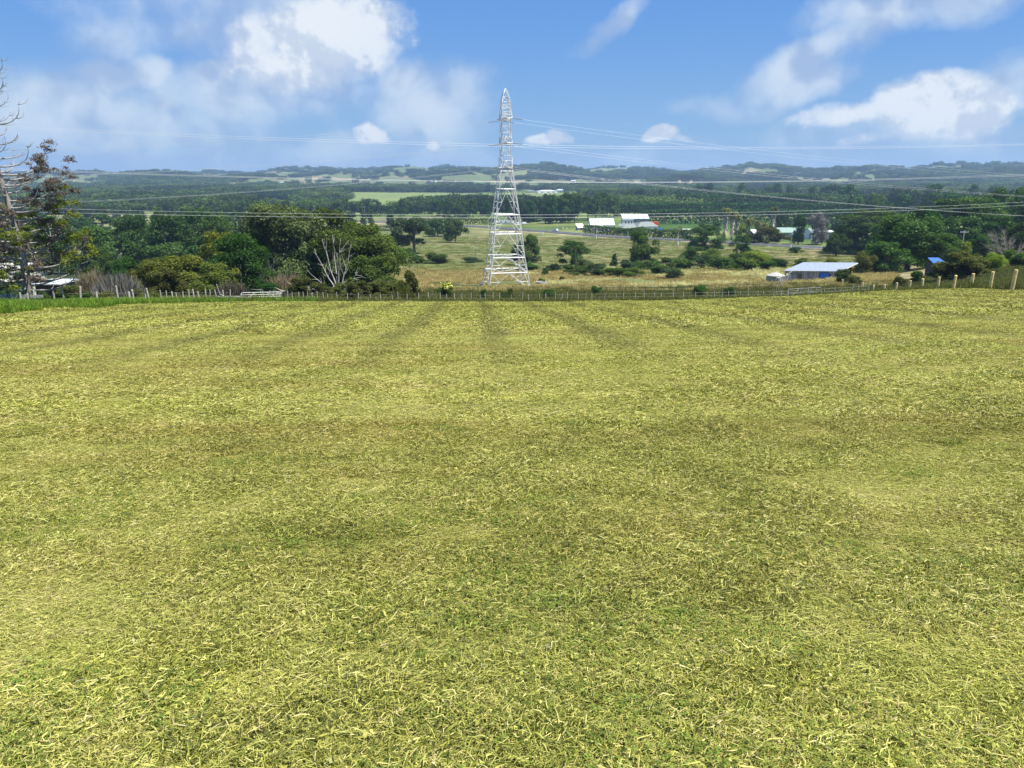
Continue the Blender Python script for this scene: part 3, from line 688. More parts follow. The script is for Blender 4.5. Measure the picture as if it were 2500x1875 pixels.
def tree_meshes(kind, leaf, variant, n, size, bark):
    key = (kind, leaf, variant, n, size)
    if key not in _cache:
        cl = clumps(kind, hash_s(kind)+variant*31)
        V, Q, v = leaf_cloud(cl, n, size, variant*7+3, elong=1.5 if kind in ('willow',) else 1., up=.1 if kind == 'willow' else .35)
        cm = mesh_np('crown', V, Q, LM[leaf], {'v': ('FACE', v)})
        mb = MB(); limbs(mb, cl, variant, .03 if kind not in ('shrub', 'willow') else .018, {'gum': .3, 'shrub': .06, 'willow': .06, 'layer': .12, 'cone': .1}.get(kind, .2))
        tm = bpy.data.meshes.new('trunk'); tm.from_pydata(mb.v, [], mb.f); tm.materials.append(bark); tm.update()
        _cache[key] = (tm, cm)
    return _cache[key]
def hash_s(s): return sum(ord(c)*(i+3) for i, c in enumerate(s))
TREE_N = 0
def tree_at(p, width, height, kind, leaf, label, group=None, name='tree', cat='tree', variant=None, lod='mid', bark=None, trunk=True):
    global TREE_N
    TREE_N += 1
    n, size, nv = {'hi': (26000, .0245, 99), 'near': (13000, .034, 12), 'mid': (4200, .058, 5), 'far': (1800, .085, 4)}[lod]
    v = (variant if variant is not None else TREE_N) % nv
    tm, cm = tree_meshes(kind, leaf, v, n, size, bark or BARK)
    o = thing(name, p, label, cat, group, rz=(TREE_N*2.4) % 6.283)
    o.scale = (width, width, height)
    link('trunk' if name not in ('bush', 'shrub') else 'stem', tm, o); link('crown' if name not in ('bush', 'shrub') else 'foliage', cm, o)
    return o
def T(px, w, top, kind, leaf, label, D=None, base=None, group=None, name='tree', cat='tree', lod='near', bark=None, variant=None, wid=None):
    p = ray(px, base) if D is None else at(px, D)
    D = p.y; h = max(zat(top, D)-p.z, .4)/.97; wm = wid or w*m_per_px(D, p.z)
    return tree_at(p-Vector((0, 0, .1)), wm*1.06, h, kind, leaf, label, group, name, cat, variant, lod, bark)
B = dict(name='bush', cat='bush'); SH = dict(name='shrub', cat='shrub')

# --- left side, near
T(315, 66, 626, 'round', 'deep', 'small dark round tree between the brown brush and the olive scrub', D=125)
T(378, 120, 634, 'willow', 'olive', 'olive green scrubby bush at the left end of the scrub thicket', D=93, **B, lod='hi', variant=1)
T(455, 170, 621, 'willow', 'olive', 'largest olive green scrub bush in the middle of the thicket behind the fence', D=96, **B, lod='hi', variant=2)
T(535, 120, 640, 'willow', 'olive', 'olive green scrub bush beside the dark broadleaf tree', D=92, **B, lod='hi', variant=3)
T(420, 120, 655, 'willow', 'olivebrown', 'brownish lower scrub bush in front of the olive thicket', D=86, **B, lod='hi', variant=4)
T(550, 100, 566, 'round', 'yellow', 'yellow green tree top showing behind the dark broadleaf tree', D=118, lod='near')
T(598, 162, 569, 'dense', 'deep', 'dense dark green broadleaf tree with leaves down to the ground beside the gate', D=99, lod='hi', variant=5)
T(655, 70, 690, 'layer', 'deep', 'small leafy dark green bush at the right foot of the broadleaf tree', D=92, lod='near', **B)
T(700, 190, 503, 'gum', 'silver', 'tall silvery grey green tree with loose leaves left of the bare branches', D=128, lod='hi', variant=6)
T(745, 110, 585, 'shrub', 'silver', 'silvery undergrowth bush below the tall silvery tree', D=122, lod='near', **B)
T(668, 80, 560, 'round', 'blue', 'grey green small tree behind the silvery tree', D=142, lod='near')
T(810, 190, 512, 'dense', 'gum', 'big dark olive tree rising behind the bare pale branches', D=136, lod='hi', variant=8)
T(905, 170, 540, 'dense', 'gum', 'dark olive spreading tree right of the bare pale branches', D=126, lod='hi', variant=9)
T(905, 130, 612, 'shrub', 'gum', 'low dark olive bush under the spreading tree right of the bare branches', D=116, lod='near', **B)
T(870, 190, 556, 'gum', 'gum', 'dark olive tree standing nearest behind the fan of bare branches', D=121, lod='hi', variant=10)
T(760, 120, 600, 'shrub', 'deep', 'dark bush filling the gap left of the bare pale branches', D=124, lod='near', **B)
for px, D, w_, tp, lf, lb in [(150, 64, 60, 712, 'deep', 'dark low bush in the shade under the lowest conifer branch'), (112, 66, 50, 706, 'mid', 'green bush at the right foot of the conifer trunk'),
      (205, 66, 60, 708, 'deep', 'dark green bush behind the old fence posts'), (262, 68, 60, 706, 'olivebrown', 'brown green bush between the old fence posts and the dry brush'), (18, 66, 44, 700, 'mid', 'green bush at the left edge behind the tallest grey post'),
      (345, 72, 80, 700, 'olivebrown', 'low brown green bush before the left end of the olive scrub'), (60, 70, 60, 655, 'mid', 'green young growth behind the conifer trunk'), (170, 84, 60, 690, 'olivebrown', 'brown bush just below the bright white roof')]:
    T(px, w_, tp, 'shrub', lf, lb, D=D, lod='near', **B)
sc = [(735, 676), (775, 688), (825, 690), (872, 684), (925, 682), (968, 690)]
for i, (px, tp) in enumerate(sc):
    T(px, 78, tp, 'willow', 'olivebrown', ['brown green scrub bush at the left end of the low scrub',
      'small brown scrub bush, second from the left under the olive trees', 'brown scrub bush right at the foot of the bare pale branches',
      'taller brown scrub bush just right of the foot of the bare branches', 'brown scrub bush below the right hand dark olive tree', 'sparse brown scrub bush at the right end of the low scrub'][i],
      D=84+i % 3*3, group='low brown scrub under the dark olive trees', lod='near', **SH)
T(1002, 56, 662, 'willow', 'olivebrown', 'thin brownish twiggy bush at the right end of the scrub behind the fence', D=84, lod='mid', **B)
o = T(1091, 44, 684, 'shrub', 'mid', 'rounded shrub with yellow blossom on top behind the fence left of the pylon', D=86, lod='near', **SH)
V, Q, v = leaf_cloud([((.0, 0, .78), (.34, .34, .2)), ((.2, -.1, .66), (.22, .22, .18)), ((-.2, -.1, .7), (.2, .2, .16))], 170, .075, 5)
link('blossom', mesh_np('blossom', V, Q, LM['blossom'], {'v': ('FACE', v)}), o)
for px, D, w_, tp, lb in [(1180, 84, 24, 700, 'small dark tuft bush in rough grass left of the pylon feet'), (1243, 84, 38, 700, 'small dark bush in rough grass directly below the pylon'),
                          (1342, 85, 56, 703, 'low dark bush in rough grass right of the pylon'), (1456, 96, 34, 694, 'low green bush in rough grass between the pylon and the shed'),
                          (1705, 84, 50, 691, 'dark green bush behind the fence, left one of the pair before the tan slope'), (1778, 84, 40, 694, 'dark bush behind the fence, right one of the pair before the tan slope')]:
    T(px, w_, tp, 'shrub', 'dark' if px < 1700 else 'deep', lb, D=D, lod='near', **B)
# --- meadow trees and bushes
T(1012, 112, 527, 'gum', 'blue', 'spreading grey green tree with a clear trunk on the meadow left of the pylon', base=621, lod='near')
T(968, 40, 566, 'round', 'lime', 'small yellow green tree left of the grey green meadow tree', base=604, lod='mid')
T(1112, 56, 536, 'round', 'mid', 'small round tree standing alone on the meadow left of the pylon', base=592, lod='mid')
T(1068, 60, 535, 'round', 'dark', 'dark tree at the edge of the meadow behind the lone round tree', base=578, lod='mid')
T(985, 62, 600, 'shrub', 'mid', 'rounded green bush at the foot of the spreading meadow tree', base=642, lod='near', **B)
T(1020, 44, 620, 'shrub', 'mid', 'low green bush between two larger bushes left of the pylon', base=643, lod='mid', **B)
T(1068, 68, 613, 'shrub', 'mid', 'wide low green bush at the edge of the tan grass left of the pylon', base=643, lod='near', **B)
T(1150, 60, 626, 'shrub', 'blue', 'low grey green bush in the meadow just left of the pylon', base=640, lod='mid', **B)
T(1293, 58, 573, 'dense', 'dark', 'dark oval tree right behind the pylon', base=648, lod='near')
T(1262, 40, 600, 'tall', 'blue', 'slim grey green tree seen through the pylon lattice', base=648, lod='near')
T(1396, 82, 588, 'dense', 'dark', 'tall wispy dark bush right of the pylon', base=650, lod='near', **B)
T(1425, 54, 626, 'shrub', 'silver', 'pale grey green bush in front of the wispy dark bush', base=668, lod='near', **B)
T(1388, 44, 643, 'shrub', 'mid', 'bright low bush at the left foot of the pale bush', base=670, lod='mid', **B)
T(1500, 26, 617, 'cone', 'dark', 'small pointed conical tree between two larger bushes', base=651, lod='mid')
T(1565, 80, 561, 'dense', 'dark', 'tallest dark oval tree on the meadow right of the pylon', base=656, lod='hi', variant=20)
T(1462, 66, 640, 'shrub', 'blue', 'low grey green bush between the pale bush and the round cropped bushes', base=673, lod='mid', **B)
T(1500, 62, 648, 'shrub', 'mid', 'left one of two round cropped green bushes on the tan grass', base=676, lod='near', **B)
T(1545, 64, 650, 'shrub', 'mid', 'right one of two round cropped green bushes on the tan grass', base=677, lod='near', **B)
T(1588, 66, 634, 'shrub', 'dark', 'dark bush at the foot of the tallest meadow tree', base=660, lod='mid', **B)
T(1637, 64, 636, 'shrub', 'blue', 'round grey green bush alone on the tan slope left of the shed', base=681, lod='near', **B)
T(1335, 30, 652, 'shrub', 'dark', 'small dark bush right of the pylon leg', base=673, lod='mid', **B)
T(1372, 18, 672, 'shrub', 'mid', 'tiny green bush on the tan grass right of the pylon', base=686, lod='mid', **B)
T(1625, 50, 626, 'shrub', 'dark', 'dark bush behind the round grey green bush', base=650, lod='mid', **B)
T(1722, 90, 549, 'dense', 'dark', 'round dark tree beside the road left of the palms', base=612, lod='near')
T(1808, 50, 573, 'dense', 'dark', 'smaller dark tree beside the road in front of the palms', base=624, lod='near')
for px, w_, tp, bs, lf, lb in [(1692, 70, 598, 640, 'dark', 'left most bush of the long thicket left above the shed'), (1735, 80, 606, 650, 'mid', 'mid green bush under the round dark roadside tree'),
      (1790, 80, 610, 654, 'mid', 'mid green bush below the smaller dark roadside tree'), (1842, 78, 606, 656, 'lime', 'brighter green bush in the thicket above the water tank'),
      (1895, 60, 628, 657, 'dark', 'dark round bush at the right end of the thicket above the water tank'), (1868, 50, 622, 652, 'mid', 'small mid green bush just left of the dark round bush above the tank'),
      (1660, 50, 620, 648, 'silver', 'pale bush left of the long thicket')]:
    T(px, w_, tp, 'shrub', lf, lb, base=bs, group='bushes of the long thicket', lod='near', **B)
for px, w_, tp, bs, lf, lb in [(1418, 60, 646, 672, 'mid', 'leafy bush between the tall wispy bush and the cropped bushes'), (1352, 40, 640, 664, 'blue', 'grey green bush left of the tall wispy bush'), (1530, 56, 636, 664, 'blue', 'grey green bush at the left foot of the tallest meadow tree'),
      (1608, 56, 646, 668, 'mid', 'mid green bush just left of the round grey green bush'), (1668, 60, 628, 656, 'mid', 'rounded bush at the left end of the thicket, beside the tan slope'), (1712, 70, 618, 654, 'blue', 'grey green bush low in the left part of the thicket'),
      (1765, 76, 624, 660, 'dark', 'dark bush low in the middle of the thicket'), (1818, 70, 628, 661, 'mid', 'mid green bush low in the right part of the thicket'), (1870, 50, 634, 660, 'dark', 'small dark bush under the bright bush above the tank'), (1290, 60, 640, 662, 'dark', 'dark low bush behind the right leg of the pylon')]:
    T(px, w_, tp, 'shrub', lf, lb, base=bs, lod='mid', **B)
T(1962, 52, 627, 'shrub', 'dark', 'dark bush behind the left end of the shed roof', base=655, lod='near', **B)
T(1942, 34, 600, 'shrub', 'dark', 'small dark bush in front of the guard rail post', base=618, lod='mid', **B)
T(2030, 40, 626, 'shrub', 'yellow', 'yellow flowering bush behind the shed roof', base=648, lod='mid', **B)
# --- right of the road
T(1870, 110, 556, 'willow', 'olivebrown', 'wide grey green bush on the far side of the road before the green roofed house', D=400, lod='near', **B)
T(1840, 60, 572, 'shrub', 'olivebrown', 'grey green bush left of the wide bush before the green roofed house', D=405, lod='mid', **B)
T(1908, 46, 525, 'round', 'blue', 'grey blue tree behind the green roofed house', D=520)
T(1948, 44, 526, 'tall', 'deep', 'dark upright tree at the right end of the green roof', D=395, lod='near')
T(1992, 62, 522, 'tall', 'grey', 'bare grey twiggy tree right of the green roofed house', D=392, lod='near', bark=BARKG)
T(1815, 34, 545, 'round', 'lime', 'light green tree between the palms', D=450, lod='mid')
T(2050, 52, 535, 'round', 'blue', 'rounded grey green tree behind the left edge of the big spreading tree', D=470, lod='mid')
T(2062, 50, 556, 'round', 'brown', 'small reddish brown tree at the left edge of the big spreading tree', D=340, lod='mid')
T(2128, 200, 508, 'layer', 'mid', 'big spreading light green tree beyond the shed', D=318, lod='hi', variant=30)
T(2075, 110, 545, 'round', 'mid', 'lower left part tree of the big spreading green crown', D=325, lod='near')
T(2215, 200, 522, 'dense', 'dark', 'large dark tree between the shed and the blue roofed hut', D=178, lod='hi', variant=31)
T(2160, 110, 590, 'dense', 'dark', 'lower dark tree at the left foot of the large dark tree', D=168, lod='near')
T(2110, 60, 610, 'shrub', 'olivebrown', 'brownish bush just behind the right end of the shed', D=165, lod='near', **B)
T(2290, 110, 570, 'dense', 'mid', 'leafy green tree right of the large dark tree above the blue hut', D=172, lod='near')
T(2310, 160, 478, 'layer', 'dark', 'tall dark layered tree behind the utility pole', D=300, lod='near')
T(2375, 130, 472, 'layer', 'mid', 'tall light topped tree in the right hand tree group', D=285, lod='near')
T(2450, 130, 455, 'gum', 'deep', 'very tall dark tree near the right edge', D=330, lod='near')
T(2510, 120, 480, 'round', 'deep', 'dark tree cut by the right edge of the photo', D=270, lod='near')
T(2390, 70, 575, 'round', 'deep', 'dark low tree right of the utility pole', D=190, lod='near')
T(2345, 40, 588, 'round', 'lime', 'small light green tree at the foot of the utility pole', D=185, lod='mid')
T(2418, 64, 612, 'shrub', 'lime', 'bright yellow green bush below the dark low tree', D=118, lod='near', **B)
T(2478, 70, 604, 'shrub', 'mid', 'green bush under the tangled leafless bush', D=120, lod='near', **B)
T(2525, 70, 596, 'shrub', 'yellow', 'yellowish bush cut by the right edge', D=115, lod='near', **B)
T(2352, 130, 612, 'willow', 'olivebrown', 'wide dark brown bush behind the round fence posts', D=100, lod='hi', variant=33, **B)
T(2300, 70, 640, 'willow', 'olivebrown', 'brown bush beside the blue roofed hut', D=102, lod='near', **B)
T(2238, 44, 656, 'shrub', 'dark', 'small dark bush between the blue hut and the shed', D=108, lod='near', **B)
T(2195, 36, 670, 'shrub', 'olivebrown', 'small brown bush left of the small dark bush', D=104, lod='near', **B)
T(2058, 50, 654, 'shrub', 'dark', 'dark bush growing against the right end of the shed', D=122, lod='near', **B)
T(2085, 40, 668, 'shrub', 'olivebrown', 'brown bush right of the dark bush by the shed', D=112, lod='near', **B)
for px, D, w_, tp, kd, lf, lb in [(2260, 235, 120, 505, 'round', 'deep', 'dark tree filling the gap left of the tall layered tree'), (2345, 240, 120, 530, 'round', 'dark', 'dark tree low behind the utility pole'),
      (2420, 235, 110, 520, 'layer', 'deep', 'dark layered tree just right of the light topped tree'), (2490, 200, 110, 540, 'round', 'dark', 'dark tree above the tangled leafless bush'),
      (2180, 200, 110, 560, 'round', 'dark', 'dark tree in the middle of the large mass, behind the large dark tree'), (2040, 300, 60, 570, 'round', 'dark', 'dark low tree at the left foot of the big spreading tree'),
      (2160, 290, 100, 545, 'layer', 'mid', 'light green tree overlapping the right half of the big spreading tree'), (2330, 165, 70, 600, 'shrub', 'dark', 'dark bush between the blue hut and the utility pole')]:
    T(px, w_, tp, kd, lf, lb, D=D, lod='near')
# --- dark oaks on the left, behind the scrub
for px, D, w_, tp, kd, lf, lb in [(40, 215, 150, 548, 'round', 'olivebrown', 'olive brown tree behind the dying conifer at the left edge'), (125, 235, 150, 540, 'round', 'dark', 'dark tree behind the middle of the dying conifer'),
      (215, 240, 120, 552, 'round', 'mid', 'mid green tree just right of the dying conifer'), (283, 260, 100, 556, 'layer', 'mid', 'green tree left of the row of big dark oaks'),
      (345, 262, 120, 524, 'dense', 'dark', 'leftmost of the big dark oaks'), (415, 255, 130, 512, 'dense', 'dark', 'broadest big dark oak in the middle of the row'),
      (478, 268, 110, 508, 'dense', 'deep', 'darkest of the big oaks'), (535, 262, 110, 516, 'round', 'dark', 'rightmost of the big dark oaks'), (255, 200, 60, 600, 'round', 'mid', 'low green tree in front of the oaks near the brown brush'),
      (590, 300, 90, 548, 'round', 'blue', 'grey green tree right of the dark oaks'), (640, 260, 90, 540, 'round', 'mid', 'green tree between the dark oaks and the silvery tree'),
      (300, 175, 60, 622, 'shrub', 'mid', 'green bush under the oaks left of the olive scrub')]:
    T(px, w_, tp, kd, lf, lb, D=D, lod='near')
for i, (px, w_, tp, lf) in enumerate([(335, 80, 584, 'dark'), (385, 80, 590, 'mid'), (432, 90, 586, 'dark'), (480, 80, 592, 'deep'), (525, 70, 588, 'dark')]):
    T(px, w_, tp, 'shrub', lf, ORD[i]+' bush from the left in the undergrowth below the big dark oaks', D=228, group='undergrowth below the oaks', lod='mid', **B)
# --- groups of trees farther off (each one still a tree)
def grove(px0, px1, D0, D1, n, h0, h1, kinds, leaves, label, group, seed, lod='far', asp=.8):
    r = random.Random(seed); gname = group
    for i in range(n):
        px = px0+(px1-px0)*(i+r.uniform(.1, .9))/n; D = r.uniform(D0, D1); p = at(px, D); h = r.uniform(h0, h1)
        label = '%s tree from the left in the %s' % (ORD[i], gname)
        tree_at(p-Vector((0, 0, .3)), h*asp*r.uniform(.8, 1.25), h, r.choice(kinds), r.choice(leaves), label, group, lod=lod, variant=r.randrange(9))
grove(-60, 620, 430, 520, 16, 14, 19, ['round', 'layer'], ['dark', 'mid', 'dark'], 'leafy tree in the long row behind the big dark oaks', 'tree row behind the dark oaks', 1, 'mid', .95)
grove(-40, 560, 620, 800, 18, 13, 18, ['round', 'gum'], ['dark', 'mid', 'blue'], 'tree of the wood beyond the dark oaks on the left', 'wood beyond the dark oaks', 2)
grove(600, 960, 560, 640, 12, 11, 15, ['round', 'tall'], ['mid', 'dark', 'blue'], 'tree around the houses above the silvery tree', 'trees around the far houses', 3)
grove(560, 1000, 760, 900, 16, 13, 18, ['round', 'gum'], ['dark', 'mid', 'blue'], 'tree in the wood behind the houses left of the pylon', 'wood behind the houses', 4)
grove(1060, 1200, 720, 800, 9, 14, 19, ['round', 'tall'], ['dark', 'deep'], 'dark tree in the block left of the pylon above the road', 'dark tree block left of the pylon', 5)
grove(1235, 1410, 640, 690, 11, 18, 25, ['round', 'tall'], ['dark', 'deep', 'blue'], 'big dark tree behind the road right of the pylon', 'big dark trees behind the road', 6, 'mid')
grove(1330, 1500, 690, 760, 9, 22, 27, ['round', 'gum'], ['dark', 'dark', 'mid'], 'tall dark tree behind the white farm building', 'tall trees behind the farm', 7, 'mid')
grove(1500, 1700, 980, 1080, 12, 18, 26, ['tall', 'gum'], ['blue', 'dark'], 'slim tall tree in the line above the shelterbelts', 'slim trees above the shelterbelts', 8, 'far', .5)
grove(1660, 2080, 1050, 1250, 20, 19, 30, ['round', 'gum', 'tall'], ['dark', 'blue', 'dark'], 'tree of the high wood above the palms', 'high wood above the palms', 9)
grove(2060, 2560, 600, 760, 20, 20, 29, ['round', 'cone', 'tall'], ['deep', 'dark'], 'dark tree of the wood behind the right hand tree group', 'dark wood on the right', 10)
grove(2050, 2560, 800, 1000, 18, 22, 32, ['round', 'cone'], ['deep', 'dark', 'blue'], 'dark pine like tree high in the right hand wood', 'upper dark wood on the right', 11)
grove(1690, 2050, 470, 520, 8, 7, 10, ['round', 'shrub'], ['mid', 'hedge'], 'garden tree between the farm hedge and the green roofed house', 'garden trees before the shelterbelt', 12, 'far')
grove(1000, 1130, 470, 560, 5, 8, 12, ['round'], ['mid', 'blue'], 'roadside tree beyond the meadow left of the pylon', 'roadside trees left of the pylon', 13, 'mid')
grove(1560, 1680, 505, 530, 5, 4, 7, ['shrub'], ['lime', 'mid'], 'garden bush beside the farm buildings', 'garden bushes by the farm', 14)

# --- hedges and shelterbelts
def hedge(name, pts, h, wd, leaf, label, n, size, seed, lumps=.12, cat='hedge'):
    r = np.random.RandomState(seed); pts = np.array(pts, float); seg = np.diff(pts, axis=0); L = np.linalg.norm(seg, axis=1); cum = np.concatenate([[0], np.cumsum(L)])
    s = r.rand(n)*cum[-1]; i = np.clip(np.searchsorted(cum, s)-1, 0, len(L)-1); t = (s-cum[i])/L[i]
    c = pts[i]+seg[i]*t[:, None]; nv = np.stack([-seg[i][:, 1], seg[i][:, 0]], -1)/L[i][:, None]
    hh = h*(1+lumps*(fbm(s/ (h*1.3), 0*s, 3, seed)-.5)*2)
    side = r.rand(n); top = side < .4; fr = (side >= .4)
    off = np.where(top, r.uniform(-.5, .5, n), np.where(r.rand(n) < .7, -.5, .5))*wd*(1+.2*(fbm(s/(h*.6), 3+0*s, 2, seed+3)-.5)*2)
    z = np.where(top, hh, hh*r.rand(n)**.8); z = z-np.where(top, (np.abs(off)/(.5*wd))**2*h*.10, 0)
    P2 = c+nv*off[:, None]; P = np.column_stack([P2, hz(P2[:, 0], P2[:, 1])+z])
    nm = r.normal(size=(n, 3))*.8; nm[:, 2] += .4+.8*top; nm /= np.linalg.norm(nm, axis=1)[:, None]
    a = np.cross(nm, r.normal(size=(n, 3))); a /= np.linalg.norm(a, axis=1)[:, None]; b = np.cross(nm, a); q = (size*(.5+r.rand(n)))[:, None]
    P = P+r.normal(size=(n, 3))*size*.35
    o0 = P.mean(0); o0[2] = P[:, 2].min(); Vv = np.stack([P-a*q*.5, P-b*q*.4, P+a*q*.5, P+b*q*.4], 1).reshape(-1, 3)-o0
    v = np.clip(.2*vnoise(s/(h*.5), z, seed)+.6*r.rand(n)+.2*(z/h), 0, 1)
    me = mesh_np('foliage', Vv, np.arange(n*4).reshape(n, 4), LM[leaf], {'v': ('FACE', v)})
    o = thing(name, o0, label, cat); link('foliage', me, o)
    mb = MB(); st = 0
    core = []
    for k in range(int(cum[-1]//(h*.8))+1):   # stems inside the hedge
        d = k*h*.8; j = int(np.clip(np.searchsorted(cum, d)-1, 0, len(L)-1)); q2 = pts[j]+seg[j]*((d-cum[j])/L[j]); g = gz(*q2)
        mb.tube([Vector((q2[0], q2[1], g-.2))-Vector(o0), Vector((q2[0], q2[1], g+h*.85))-Vector(o0)], [h*.03, h*.01], 5)
    mb.build('stems', BARK, o)
    return o
def P2(px, D): p = at(px, D); return (p.x, p.y)
hedge('hedge', [P2(1428, 524), P2(1500, 500), P2(1600, 472), P2(1686, 447)], 5.4, 4.5, 'hedge', 'long clipped green hedge between the road and the farm buildings', 9000, .75, 3)
hedge('hedge', [P2(1010, 632), P2(1120, 640), P2(1212, 628)], 4.6, 4, 'hedge', 'dark hedge above the road left of the pylon', 3500, .9, 4)
hedge('hedge', [P2(640, 520), P2(800, 545), P2(960, 560)], 3.2, 3, 'belt', 'low dark hedge above the dark olive trees', 3500, .8, 5)
hedge('shelterbelt', [P2(1570, 640), P2(1800, 638), P2(2100, 632)], 11.2, 6, 'belt', 'front shelterbelt, the lowest of the three long dark tree walls on the right', 14000, 1.3, 6, .05)
hedge('shelterbelt', [P2(1500, 765), P2(1700, 760), P2(2200, 745)], 12.8, 6, 'belt', 'middle shelterbelt with a light green top behind the farm roofs', 14000, 1.5, 7, .05)
hedge('shelterbelt', [P2(1650, 905), P2(1900, 900), P2(2300, 880)], 17.5, 8, 'belt', 'rear shelterbelt, the tallest long dark tree wall', 15000, 1.8, 8, .06)
hedge('shelterbelt', [P2(1380, 850), P2(1520, 850), P2(1660, 845)], 12, 7, 'hedge', 'sunlit shelterbelt behind the farm left of the tallest tree wall', 6000, 1.6, 9, .1)
hedge('shelterbelt', [P2(880, 800), P2(960, 810), P2(1060, 815)], 8.5, 5, 'belt', 'brown green vineyard belt left of the pylon', 5000, 1.4, 10, .05)
hedge('shelterbelt', [P2(1200, 880), P2(1300, 880), P2(1400, 880)], 10, 6, 'belt', 'dark belt directly behind the pylon above the road trees', 5000, 1.5, 12, .08)
hedge('hedge', [P2(560, 470), P2(620, 476), P2(655, 480)], 2.5, 3, 'belt', 'short dark hedge on the small green field left of the silvery tree', 1500, .8, 13)

# --- far woodland
def wood_clump(seed):
    r = random.Random(seed); cl = []
    for i in range(14):
        a = r.uniform(0, 6.283); q = .5*math.sqrt(r.random()); h = r.uniform(.55, .95); s = r.uniform(.13, .22)
        cl.append(((q*math.cos(a), q*math.sin(a), h-s*.5), (s, s, s*1.1))); cl.append(((q*math.cos(a), q*math.sin(a), h*.5), (s*.9, s*.9, s*1.6)))
    V, Q, v = leaf_cloud(cl, 900, .10, seed, shell=.7); return mesh_np('wood', V, Q, LM['wood_far'], {'v': ('FACE', v)})
def woodland():
    r = np.random.RandomState(9); srcs = [wood_clump(i) for i in range(8)]
    n = 60000; px = r.uniform(-700, 3200, n); D = np.exp(r.uniform(math.log(850), math.log(6200), n)); x = (px-1250)/F*D/1.014
    wmask = woodf(px, x, D); hedges = np.abs(fbm(x/150., D/210., 2, 71)-.5) < .018
    plain = (fbm(px/170., np.log(D)*7.5, 3, 83) > .485)
    ok = np.where(D < 2100, plain | hedges, (wmask > .49) | hedges)
    for (p0, p1, d0, d1) in [(850,1420,1080,1800),(740,1010,880,1030),(1700,1860,1750,2120),(2030,2120,1100,1420),(985,1062,4200,5050),(1165,1205,3700,4350),(1380,1530,3500,4600),(1205,1290,2850,3350)]:
        ok &= ~((px > p0) & (px < p1) & (D > d0) & (D < d1))
    ok &= D < ridge_D(px)+60
    ok &= r.rand(n) < np.clip(.25+D/3500., 0, 1)
    px, D, x = px[ok], D[ok], x[ok]
    P = np.column_stack([x, D, hz(x, D)-1]); s = r.uniform(14, 34, len(P))*np.where(D > 3000, 1.25, 1.); h = r.uniform(8, 19, len(P))*np.where(D > 3300, 1.15, 1.)
    for (ppx, dd, nn) in [(1112, 0, 60)]: pass
    print('woodland', len(P))
    scatter('woodland', srcs, P, np.column_stack([0*s, 0*s, r.rand(len(P))*6.283]), np.column_stack([s, s, h]), 'dark woodland and hedgerows on the plain and the blue hills', 'woodland')
woodland()

